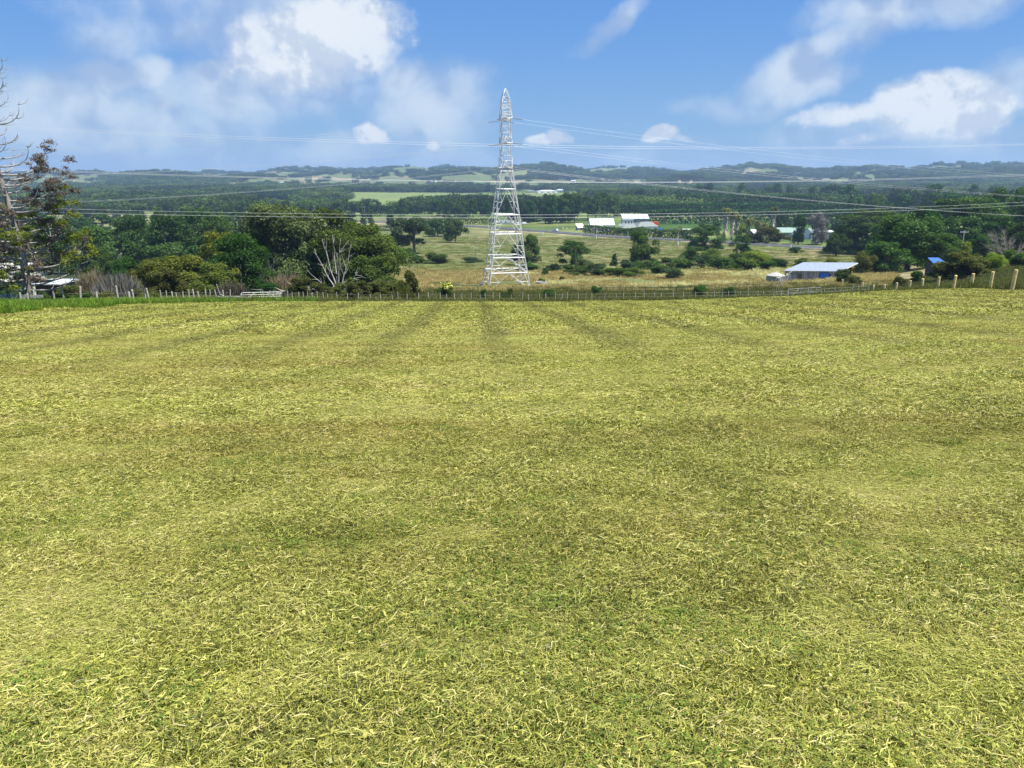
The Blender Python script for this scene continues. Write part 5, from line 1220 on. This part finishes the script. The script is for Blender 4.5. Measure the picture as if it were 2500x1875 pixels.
def near_shed():
    D = 136; pl = at(1915, D); zt = zat(662, D); zb = pl.z-.3; mp = m_per_px(D, pl.z)
    W = (2040-1915)*mp; H = zt-zb; o = thing('farm_shed', Vector((pl.x+W/2, D, zb)), 'old corrugated zinc shed with a blue covered doorway behind the fence', 'shed', rz=math.radians(-4))
    x = W/2; dep = 11.; rise = zat(642, D+dep)-zt; sk = 6.6; print('shed rise', rise)       # skewed plan: the back is shifted right as in the photo
    def q(a, b, c): return (a+sk*(b/dep), b, c)
    th = .08
    # walls as separate slabs, right end open
    mb = MB(); mb.box(-x, x*.32, 0, th, -.6, H); mb.box(x*.76, x, 0, th, -.6, H); mb.box(x*.32, x*.76, 0, th, H-.45, H); mb.build('front_wall', ZWALL, o)
    mb = MB(); mb.add([q(-x,th,-.6), q(-x,dep,-.6), q(-x,dep,H+rise), q(-x,th,H), q(-x+th,th,-.6), q(-x+th,dep,-.6), q(-x+th,dep,H+rise), q(-x+th,th,H)], [(0,1,2,3),(7,6,5,4),(0,4,5,1),(1,5,6,2),(2,6,7,3),(3,7,4,0)]); mb.build('side_wall', ZWALL, o)
    mb = MB(); mb.add([q(-x,dep,-.6), q(x,dep,-.6), q(x,dep,H+rise), q(-x,dep,H+rise), q(-x,dep+th,-.6), q(x,dep+th,-.6), q(x,dep+th,H+rise), q(-x,dep+th,H+rise)], [(0,1,2,3),(7,6,5,4),(0,4,5,1),(1,5,6,2),(2,6,7,3),(3,7,4,0)]); mb.build('back_wall', TIMB, o)
    for b in (2.4, 5.2, 8, 10.8): MB().tube([q(x-.1, b, -.6), q(x-.1, b, H+rise*b/dep-.05)], .09, 6).build('pole', TIMB, o)
    e = .45; z0 = H-.02; k = rise/dep; a = [q(-x-.15,-e,z0-k*e+.06), q(x+e,-e,z0-k*e+.06), q(x+e+.4,dep+e,z0+rise+k*e+.06), q(-x-.15,dep+e,z0+rise+k*e+.06)]; b = [(v[0], v[1], v[2]+.07) for v in a]
    MB().add(a+b, [(0,3,2,1),(4,5,6,7),(0,1,5,4),(1,2,6,5),(2,3,7,6),(3,0,4,7)]).build('roof', ZINC, o)
    f0 = Vector(a[1]); f1 = Vector(a[2]); MB().tube([f0+Vector((.06, 0, -.08)), f1+Vector((.06, 0, -.08))], .13, 4).build('barge_board', BOARD, o)
    mb = MB(); mb.box(x*.34, x*.70, -.06, -.02, -.3, H-.32); mb.tube([(x*.34, -.08, H-.3), (x*.70, -.08, H-.3)], .07, 6); mb.build('blue_cover', BLUE, o)
    mb = MB(); mb.box(-x*.50, -x*.32, -.05, -.005, .45, H-.5); mb.build('rusty_hatch', mat('rust', (.16,.12,.11), .9, nscale=5, namp=.4), o)
    mb = MB(); mb.bar((-x*.98, -.1, H-.45), (-x*.6, -.1, H-.5), .05); mb.build('hatch_rail', TIMB, o)
    mb = MB(); mb.bar((-x*.72, -.9, -.5), (-x*.72, -.9, .5), .06); mb.bar((-x*.72, -.9, .5), (-x*.45, -.9, .48), .06); mb.build('yard_rail', TIMB, o)
    return o
near_shed()
def water_tank():
    p = at(1891, 133); mp = m_per_px(133, p.z); R = 21*mp; H = zat(673, 133)-p.z+.3
    o = thing('water_tank', p-Vector((0, 0, .3)), 'round grey green water tank with a shallow cone lid left of the shed', 'tank')
    MB().lathe([(R, 0), (R, H), (R*.97, H+.02)], 28).build('tank_wall', TANK, o, False); MB().lathe([(R*1.03, 0), (R*1.03, .06), (R*.5, .42), (.15, .58)], 28).build('lid', CONC, o, False, (0, 0, H+.02))
    MB().tube([(R*.25, -R-.1, .1), (R*.25, -R-.1, H*.9)], .09, 8).build('downpipe', WHITE, o); MB().tube([(-R*.2, -R-.1, H*.9), (R*.3, -R-.1, H*.97), (R*1.5, -R*.3, H+.3)], .05, 6).build('inlet_pipe', WHITE, o)
water_tank()
def hut():
    p = at(2282, 130); mp = m_per_px(130, p.z); h = zat(642, 130)-p.z
    o = thing('hut', p, 'small dark hut with a blue sheet roof under the large dark tree', 'hut'); x = 16*mp
    MB().box(-x, x*.85, -1, 1.2, -.5, h).build('wall', DARKW, o); mb = MB(); mb.add([(-x-.1,-1.3,h+.02),(x,-1.3,h+.02),(x-.1,1.5,h+.7),(-x+.3,1.5,h+.7),(-x-.1,-1.3,h+.1),(x,-1.3,h+.1),(x-.1,1.5,h+.78),(-x+.3,1.5,h+.78)], [(0,3,2,1),(4,5,6,7),(0,1,5,4),(1,2,6,5),(2,3,7,6),(3,0,4,7)]); mb.build('roof', BLUER, o)
    MB().box(-x*.1, x*.3, -1.06, -1.01, -.3, h-.35).build('door', TIMB, o); MB().box(x*.42, x*.5, -1.08, -1.01, -.3, h-.1).build('door_post', POSTW, o)
hut()
# farm behind the hedge
def P3(px, D, dz=0): p = at(px, D); return p+Vector((0, 0, dz))
def hrow(row, D, p): return zat(row, D)-p.z
D = 560; p = P3(1467, D); k = m_per_px(D, p.z)
building('farm_building', p, 58*k, 11, hrow(548, D, p), hrow(536, D, p)-hrow(548, D, p)+.6, WHITE, R_WHITE, 'long low white farm building with small skylights in its white roof', rz=math.radians(6), skylights=7, cat='building', eave=.3,
         windows=[(-6, 1.2, 1.6, 1.2), (0, 1.2, 1.6, 1.2), (6, 1.2, 1.6, 1.2)])
D = 545; p = P3(1452, D); building('lean_to', p, 34*k, 4, hrow(552, D, p), .8, WHITE, R_WHITE, 'low white lean-to roof in front of the skylight building', rz=math.radians(6), mono=True, cat='shed', eave=.2)
D = 575; p = P3(1549, D); k = m_per_px(D, p.z)
o = building('workshop', p, 62*k, 9, hrow(533, D, p), hrow(524, D, p)-hrow(533, D, p), GREYW, R_WHITE, 'tall grey two storey workshop with a white sloping roof of five panels', rz=0, mono=True, cat='building', eave=.5,
         windows=[(-7, 5.2, 3.2, 1.2), (-1, 5.2, 3.2, 1.2), (5, 5.2, 3.2, 1.2)], door=(6, 2.5, 3, GLASS))
hh = hrow(533, D, p); rr = hrow(524, D, p)-hh; kk = rr/9
for i in range(1, 5):
    x = -31*k+62*k*i/5; mb = MB(); z0 = hh-.5*kk+.18; z1 = hh+rr+.5*kk+.18
    mb.add([(x-.25,-5.05,z0),(x+.25,-5.05,z0),(x+1.75,5.05,z1),(x+1.25,5.05,z1),(x-.25,-5.05,z0+.05),(x+.25,-5.05,z0+.05),(x+1.75,5.05,z1+.05),(x+1.25,5.05,z1+.05)], [(0,3,2,1),(4,5,6,7),(0,1,5,4),(1,2,6,5),(2,3,7,6),(3,0,4,7)]); mb.build('roof_strip', GREYW, o)
D = 562; p = P3(1532, D); building('white_annex', p, 26*k, 6, hrow(537, D, p), .7, WHITE, R_GREY, 'white annex with dark upright windows against the grey workshop', mono=True, cat='building', eave=.3, rz=math.radians(-8),
     windows=[(-1.6, hrow(545, D, p), .8, 1.8), (0.6, hrow(545, D, p), .8, 1.8), (2.8, hrow(545, D, p), .8, 1.8)])
D = 545; p = P3(1538, D); building('stable', p, 52*k, 6, hrow(552, D, p), 1.6, CREAM, R_GREY, 'low cream building with a striped roof behind the green grey house', rz=math.radians(-6), cat='building', windows=[(-4, .8, 1, 1)])
D = 530; p = P3(1575, D); k = m_per_px(D, p.z); building('farmhouse', p, 54*k, 9, hrow(552, D, p), hrow(541, D, p)-hrow(552, D, p), WHITE, R_GREY, 'farmhouse with a grey green hipped roof and white porch posts behind the hedge', rz=math.radians(14), hip=True,
     windows=[(-4, 1.4, 1.2, 1.2), (0, 1.4, 1.2, 1.2), (4.5, 1.4, 1.2, 1.2)], door=(2.3, 1., 2.2, WHITE))
p = P3(1536, 526); building('farmhouse', p, 46*k, 7, hrow(558, 526, p), hrow(548, 526, p)-hrow(558, 526, p), R_GREEN, R_GREY, 'front wing of the farmhouse with a wide grey green roof just above the hedge', rz=math.radians(4), hip=True, windows=[(0, 1, 1.2, 1)])
def container():
    p = P3(1598, 565); h = hrow(541, 565, p); o = thing('shipping_container', p, 'orange shipping container right of the farm buildings', 'container'); mb = MB(); mb.box(-3.4, 3.4, -1.2, 1.2, h-3.2, h)
    for i in range(14): x = -3.2+i*.48; mb.box(x, x+.2, -1.26, -1.2, h-3.0, h-.15)
    mb.build('body', ORANGE, o); MB().box(-3.3, 3.3, -1.1, 1.1, -.3, h-3.2).build('stand', TIMB, o); MB().box(-3.2, -1.2, -1.30, -1.265, h-1.3, h-.4).build('white_panel', WHITE, o)
container()
def bin_tarp():
    p = P3(1611, 500); h = hrow(557, 500, p); o = thing('blue_pool', p, 'bright blue covered trailer behind the hedge', 'trailer'); mb = MB(); mb.add([(-2,-1,h-1.2),(2,-1,h-1.2),(2,1,h-1.2),(-2,1,h-1.2),(-1.8,-.8,h-.2),(1.8,-.8,h),(1.8,.8,h),(-1.8,.8,h-.2)], [(0,3,2,1),(4,5,6,7),(0,1,5,4),(1,2,6,5),(2,3,7,6),(3,0,4,7)]); mb.build('cover', BLUER, o)
    MB().box(-1.8, 1.8, -.8, .8, h-1.9, h-1.2).build('bed', GREYW, o)
    for s in (-1, 1): MB().tube([(.5, s*.95, h-2), (.5, s*1.15, h-2)], .4, 14).build('wheel', RUBBER, o)
    MB().box(-1.6, 1.6, -.6, .6, -.2, h-1.9).build('stand', TIMB, o); o.name = 'covered_trailer'
bin_tarp()
p = P3(1416, 560); building('garden_shed', p, 5.2, 4, hrow(556, 560, p)+.2, 2.4, GREYW, R_CREAM, 'small shed with a steep pale roof left of the hedge', rz=math.radians(20), mono=True, cat='shed', door=(0, 1, 2, TIMB))
p = P3(1675, 470); building('garden_shed', p, 4.2, 3.4, hrow(561, 470, p), .3, CREAM, R_CREAM, 'small pale yellow shed at the right end of the hedge', rz=math.radians(-15), mono=True, cat='shed', door=(.8, .9, 1.9, CREAM))
# house left under the pylon and parked cars
p = P3(1236, 640); k = m_per_px(640, p.z); building('bungalow', p, 38*k, 8, hrow(543, 640, p), 1.6, WHITE, R_GREY, 'white bungalow seen through the pylon lattice across the road', windows=[(-4, 1.2, 1.6, 1.2), (0, 1.2, 1.6, 1.2), (4, 1.2, 1.6, 1.2)], rz=math.radians(-5))
def car(p, rz, label, body=CARW, s=1.):
    o = thing('parked_car' if 'parked' in label else 'car', p, label, 'car', rz=rz); L = 2.3
    prof = [(-2.25,.45),(-2.28,.85),(-2.1,1.05),(-1.75,1.62),(-1.5,1.72),(.3,1.70),(.55,1.62),(1.15,1.08),(2.05,.95),(2.28,.75),(2.3,.42)]
    n = len(prof); mb = MB(); V = [(x, -.86, z) for x, z in prof]+[(x, .86, z) for x, z in prof]
    for j, (x, z) in enumerate(prof):
        if z > 1.1: V[j] = (x, -.70, z); V[j+n] = (x, .70, z)
    mb.add(V, [tuple(range(n-1, -1, -1)), tuple(range(n, 2*n))]+[(j, j+1, n+j+1, n+j) for j in range(n-1)]+[(n-1, 0, n, 2*n-1)]); mb.build('body', body, o)
    for sy in (-1, 1):
        g = MB(); y = sy*.80; g.add([(-1.65,y,1.12),(-.35,y,1.12),(-.35,sy*.735,1.56),(-1.45,sy*.735,1.56)], [(0,1,2,3)]); g.add([(-.25,y,1.12),(.95,y,1.12),(.45,sy*.735,1.56),(-.25,sy*.735,1.56)], [(0,1,2,3)]); g.build('side_window', GLASS, o)
        for x in (-1.45, 1.45): w_ = MB().tube([(x, sy*.66, .33), (x, sy*.90, .33)], .34, 16).build('wheel', RUBBER, o); MB().tube([(x, sy*.90, .33), (x, sy*.915, .33)], .2, 12).build('rim', STEEL, w_)
        MB().box(2.24, 2.31, sy*.62-.16, sy*.62+.16, .66, .8).build('headlight', WHITE, o)
    MB().add([(.58,-.64,1.6),(.58,.64,1.6),(1.13,.70,1.14),(1.13,-.70,1.14)], [(0,3,2,1)]).build('windscreen', GLASS, o).location = (.02, 0, .02)
    o.scale = (s, s, s); return o
i = int(np.argmin(np.abs(RPTS[:, 0]-(at(1345, 535).x)))); q = RPTS[i]; tg = RPTS[i+1]-RPTS[i-1]
rzc = math.atan2(tg[1], tg[0]); nn = RN[i]
car(Vector((q[0]+nn[0]*2, q[1]+nn[1]*2, RZ[i]+.01)), rzc+math.pi, 'white estate car driving on the road right of the pylon')
for px, lb in ((1266, 'white parked car seen just behind the right pylon leg'), (1281, 'second white parked car right of the pylon leg, under the dark trees')):
    p = P3(px, 634, .0); car(p+Vector((0, 0, .1)), .3, lb, s=1.1)
# green roofed house on the right
D = 455; p = P3(1918, D); k = m_per_px(D, p.z); building('bungalow', p, 60*k, 9, hrow(566, D, p), hrow(556, D, p)-hrow(566, D, p), GREYW, R_GREEN, 'bungalow with a pale green roof and porch posts right of the palms', windows=[(-5, .8, 2.2, 1.4), (2, .8, 2.2, 1.4)], door=(-1.5, 1, 2, WHITE))
p = P3(1990, 450); building('bungalow', p, 44*k, 8, hrow(566, 450, p), 2.2, WHITE, R_GREY, 'pale house half hidden by the bare grey tree', windows=[(-3, .8, 1.6, 1.2), (3, .8, 1.6, 1.2)], rz=.2)
p = P3(1842, 470); building('garage', p, 34*k, 7, hrow(569, 470, p), 2.2, DARKW, R_WHITE, 'garage with a white gable roof behind the short palms', rz=.5, cat='garage', door=(0, 2.6, 2.2, WHITE))
p = P3(2024, 440); building('garden_shelter', p, 3.4, 3.4, hrow(566, 440, p), 1.0, GREYW, R_WHITE, 'tiny white roofed shelter right of the pale house', hip=True, cat='shelter')
# house high in the right-hand trees
D = 350; p = P3(2446, D); k = m_per_px(D, p.z); building('gabled_house', p, 40*k, 8, hrow(550, D, p), hrow(530, D, p)-hrow(550, D, p), GREYW, R_GREY, 'grey house with a white gable among the trees near the right edge', rz=math.radians(55), windows=[(0, 3, 1.4, 1.4), (3, 3, 1.4, 1.4)])
# truck canopy by the road
def truck():
    p = at(2117, 330); z = zat(618, 330); o = thing('delivery_truck', Vector((p.x, 330, max(p.z, z-2.6))), 'white roofed truck on the road beyond the shed, left of the large dark tree', 'truck'); h = zat(612, 330)-o.location.z
    MB().box(-3, 3, -1.1, 1.1, h-.35, h).build('roof', WHITE, o); 
    for x in (-1.1, 1.1): MB().box(x-.22, x+.22, -1.15, -1.0, h-1.1, h-.37).build('post', WHITE, o)
    MB().box(-2.8, 2.8, -1., 1., .55, h-.37).build('box', DARKW, o); MB().box(-.86, .86, -1.1, -1.02, h-1.0, h-.42).build('window', GLASS, o)
    for x in (-1.9, 1.9):
        for s in (-1, 1): MB().tube([(x, s*.8, .45), (x, s*1.08, .45)], .45, 14).build('wheel', RUBBER, o)
truck()
# guard rail
def guard_rail():
    a, b = at(1934, 372), at(2092, 335); o = thing('guard_rail', a, 'pale concrete guard rail of the road bridge right of the utility pole', 'guard rail'); n = 14; d = b-a; up = Vector((0, 0, 1))
    dz = zat(604, 372)-a.z; dz2 = zat(613, 335)-b.z
    A = up*dz; Bq = d+up*dz2
    mb = MB(); P_ = [A, Bq]; mb.tube([A, Bq], .22, 4); mb.build('rail', CONC, o)
    for i in range(n+1):
        t = i/n; q = A.lerp(Bq, t); g = a+q; zz = gz(g.x, g.y)-g.z; MB().tube([q+Vector((0, 0, min(-.6, zz-.3))), q], .12, 5).build('post', CONC, o)
guard_rail()
# utility poles
def upole(px, base, top, label, arm=True, D=None, white=True, ins=False):
    p = ray(px, base) if D is None else at(px, D); D = p.y; h = zat(top, D)-p.z; o = thing('utility_pole', p, label, 'utility pole', 'utility poles along the road' )
    MB().tube([(0, 0, -.5), (0, 0, h)], [.17, .11], 8).build('pole', BOARD, o)
    if white: MB().tube([(0, 0, -.4), (0, 0, 1.9)], [.30, .26], 10).build('painted_base', WHITE, o)
    if arm:
        MB().box(-1.1, 1.1, -.06, .06, h-.65, h-.5).build('crossarm', BOARD, o); mb = MB()
        for x in (-.95, -.35, .35, .95): mb.tube([(x, 0, h-.5), (x, 0, h-.25)], .09 if ins else .05, 6)
        mb.build('insulators', WHITE, o)
upole(1325, 574, 538, 'utility pole with a white painted foot nearest right of the pylon'); upole(1362, 563, 540, 'shorter utility pole on the far roadside behind the white car', arm=True, white=False)
upole(1456, 583, 535, 'utility pole with a white foot at the left end of the long hedge'); upole(1655, 599, 556, 'utility pole with a white foot near the right end of the long hedge')
upole(1930, 609, 568, 'utility pole at the start of the guard rail, beside the dark upright tree'); upole(892, 552, 504, 'lone utility pole far left above the dark olive trees', D=640)
upole(2342, 606, 562, 'utility pole with bright insulators in front of the right hand trees', D=200, white=False, ins=True); upole(1193, 562, 534, 'utility pole with white foot left of the pylon by the road', D=585)
upole(770, 540, 500, 'small utility pole by the houses above the silvery tree', D=680, white=False)
# marker post, sign, trough, letter boxes
def small(px, base, name, label, cat, w_, h, m, m2):
    p = ray(px, base); o = thing(name, p, label, cat); MB().box(-w_/2, w_/2, -.06, .06, h*.45, h).build('board', m, o); MB().tube([(0, 0, -.3), (0, 0, h*.45)], .05, 6).build('post', m2, o)
small(1420, 579, 'marker_post', 'small white roadside marker post before the hedge', 'marker post', .35, 1.4, WHITE, WHITE)
small(1375, 561, 'road_sign', 'small white sign on the green bank behind the white car', 'sign', 1.1, 1.8, WHITE, BOARD); small(1384, 561, 'mailbox', 'white mailbox beside the small white sign', 'mailbox', .9, 1.5, WHITE, BOARD)
def trough():
    p = ray(1322, 694); o = thing('water_trough', p, 'low concrete water trough in the grass right of the pylon foot', 'trough'); MB().lathe([(1.15, -.3), (1.15, .55), (1.02, .57), (1.0, .3)], 20).build('basin', CONC, o)
trough()
T(1322, 20, 677, 'shrub', 'mid', 'weed bush growing over the water trough', D=ray(1322, 693).y+1.4, lod='mid', **B)
# left sheds behind the conifer
def left_sheds():
    D = 100; p = P3(25, D); k = m_per_px(D, p.z)
    building('barn', p, 120*k, 7, hrow(672, D, p), hrow(645, D, p)-hrow(672, D, p), CREAM, R_CREAM, 'barn with a big pale cream roof behind the conifer trunk', rz=math.radians(4), cat='barn', windows=[(3, .8, 1, 1)])
    D = 92; p = P3(142, D); k = m_per_px(D, p.z); building('open_shelter', p, 58*k, 3.5, hrow(690, D, p), hrow(680, D+3.5, p)-hrow(690, D, p), TIMB, R_WHITE, 'low shelter with a bright white roof right behind the lowest conifer branch', rz=math.radians(-3), mono=True, cat='shelter')
    D = 84; p = P3(5, D); k = m_per_px(D, p.z); building('lean_to', p, 80*k, 3.5, hrow(692, D, p), .7, TIMB, R_CREAM, 'lean-to with a narrow pale roof edge at the left edge of the photo', mono=True, cat='shed')
left_sheds()
# houses on the plain and the hills
far_houses = [
 (775, 463, 26, 8, WHITE, R_WHITE, 'white two winged house in the trees left of the pylon, highest on the plain'), (748, 497, 24, 6, WHITE, R_GREY, 'house with a grey green roof and pale gable above the silvery tree'),
 (785, 503, 22, 5, WHITE, R_GREEN, 'low house with a green roof right of the grey green roofed one'), (635, 520, 26, 9, WHITE, R_GREY, 'white cottage with a grey roof left of the silvery tree'),
 (568, 540, 30, 7, DARKW, R_GREY, 'dark barn above the small green field on the left'), (640, 558, 26, 6, BRICK, R_GREY, 'brown house on the small green field'),
 (1012, 508, 10, 5, WHITE, R_WHITE, 'small white gable left end of the long pale roof'), (1036, 508, 32, 4, WHITE, R_CREAM, 'long low pale roof in the vineyard left of the pylon'),
 (1140, 466, 20, 5, WHITE, R_GREY, 'left house on the green paddock behind the pylon'), (1172, 465, 24, 5, WHITE, R_RED, 'middle house on the green paddock behind the pylon'), (1192, 461, 8, 4, WHITE, R_WHITE, 'small white house at the right end of the green paddock'),
 (1296, 470, 22, 5, GREYW, R_GREY, 'grey shed at the left end of the far farm'), (1335, 471, 50, 7, WHITE, R_WHITE, 'long white far farm building right of the pylon'), (1368, 468, 20, 6, WHITE, R_WHITE, 'arched white building at the right end of the far farm'),
 (450, 471, 14, 5, WHITE, R_WHITE, 'white house far left before the blue hills, left of a pair'), (472, 472, 12, 5, WHITE, R_CREAM, 'cream house far left before the blue hills, right of a pair'),
 (1050, 447, 14, 5, WHITE, R_WHITE, 'white far house below the tallest hill, left'), (1065, 447, 10, 6, WHITE, R_GREY, 'grey far house below the tallest hill, right'), (1400, 444, 10, 4, WHITE, R_WHITE, 'tiny white house on the plain right of the pylon'),
 (1740, 424, 16, 4, WHITE, R_WHITE, 'white house high on the right hand hill, left'), (1733, 437, 8, 4, WHITE, R_WHITE, 'white house below the one high on the right hand hill'), (1796, 442, 16, 6, CREAM, R_RED, 'cream house with a red roof above the brown paddock'),
 (1792, 466, 10, 4, WHITE, R_RED, 'small pale house below the brown paddock'), (2075, 416, 20, 4, WHITE, R_WHITE, 'white roofs on the skyline on the right'), (2352, 411, 14, 4, WHITE, R_GREY, 'house on the skyline near the right edge'), (2275, 440, 8, 4, WHITE, R_WHITE, 'white house before the far wood near the right edge'),
 (475, 430, 8, 4, WHITE, R_WHITE, 'tiny white house on the far left ridge'), (690, 448, 12, 4, WHITE, R_WHITE, 'white roofs far away above the two winged house'), (1215, 545, 9, 5, WHITE, R_WHITE, 'small white garage left of the white bungalow')]
for px, base, wpx, hpx, wl, rf, lb in far_houses:
    p = ray(px, base); k = m_per_px(p.y, p.z); W = max(wpx*k, 4); H = hpx*k
    building('house', p, W, min(W*.6, 14), H*.55, H*.45, wl, rf, lb, rz=random.Random(px).uniform(-.5, .5), hip=(px % 3 == 0), windows=[(-W*.28, H*.15, W*.12, H*.25), (W*.05, H*.15, W*.12, H*.25), (W*.3, H*.15, W*.12, H*.25)] if wpx > 18 else ())

# ------------------------------------------------------------------ haze
hm = bpy.data.materials.new('haze_air'); hm.use_nodes = True; Th = NT(hm.node_tree); Th.n.clear()
pv = Th.new('ShaderNodeVolumePrincipled'); pv.inputs['Color'].default_value = (.50, .72, 1, 1); pv.inputs['Density'].default_value = 1.3e-4; pv.inputs['Anisotropy'].default_value = .1
oo = Th.new('ShaderNodeOutputMaterial'); Th.l.new(pv.outputs[0], oo.inputs['Volume'])
ho = MB().box(-11800, 11800, -60, 8200, -75, 130).build('haze', hm); tag(ho, 'thin blue air over the valley', 'haze', kind='stuff')
print('objects', len(SC.objects), 'trees', TREE_N)
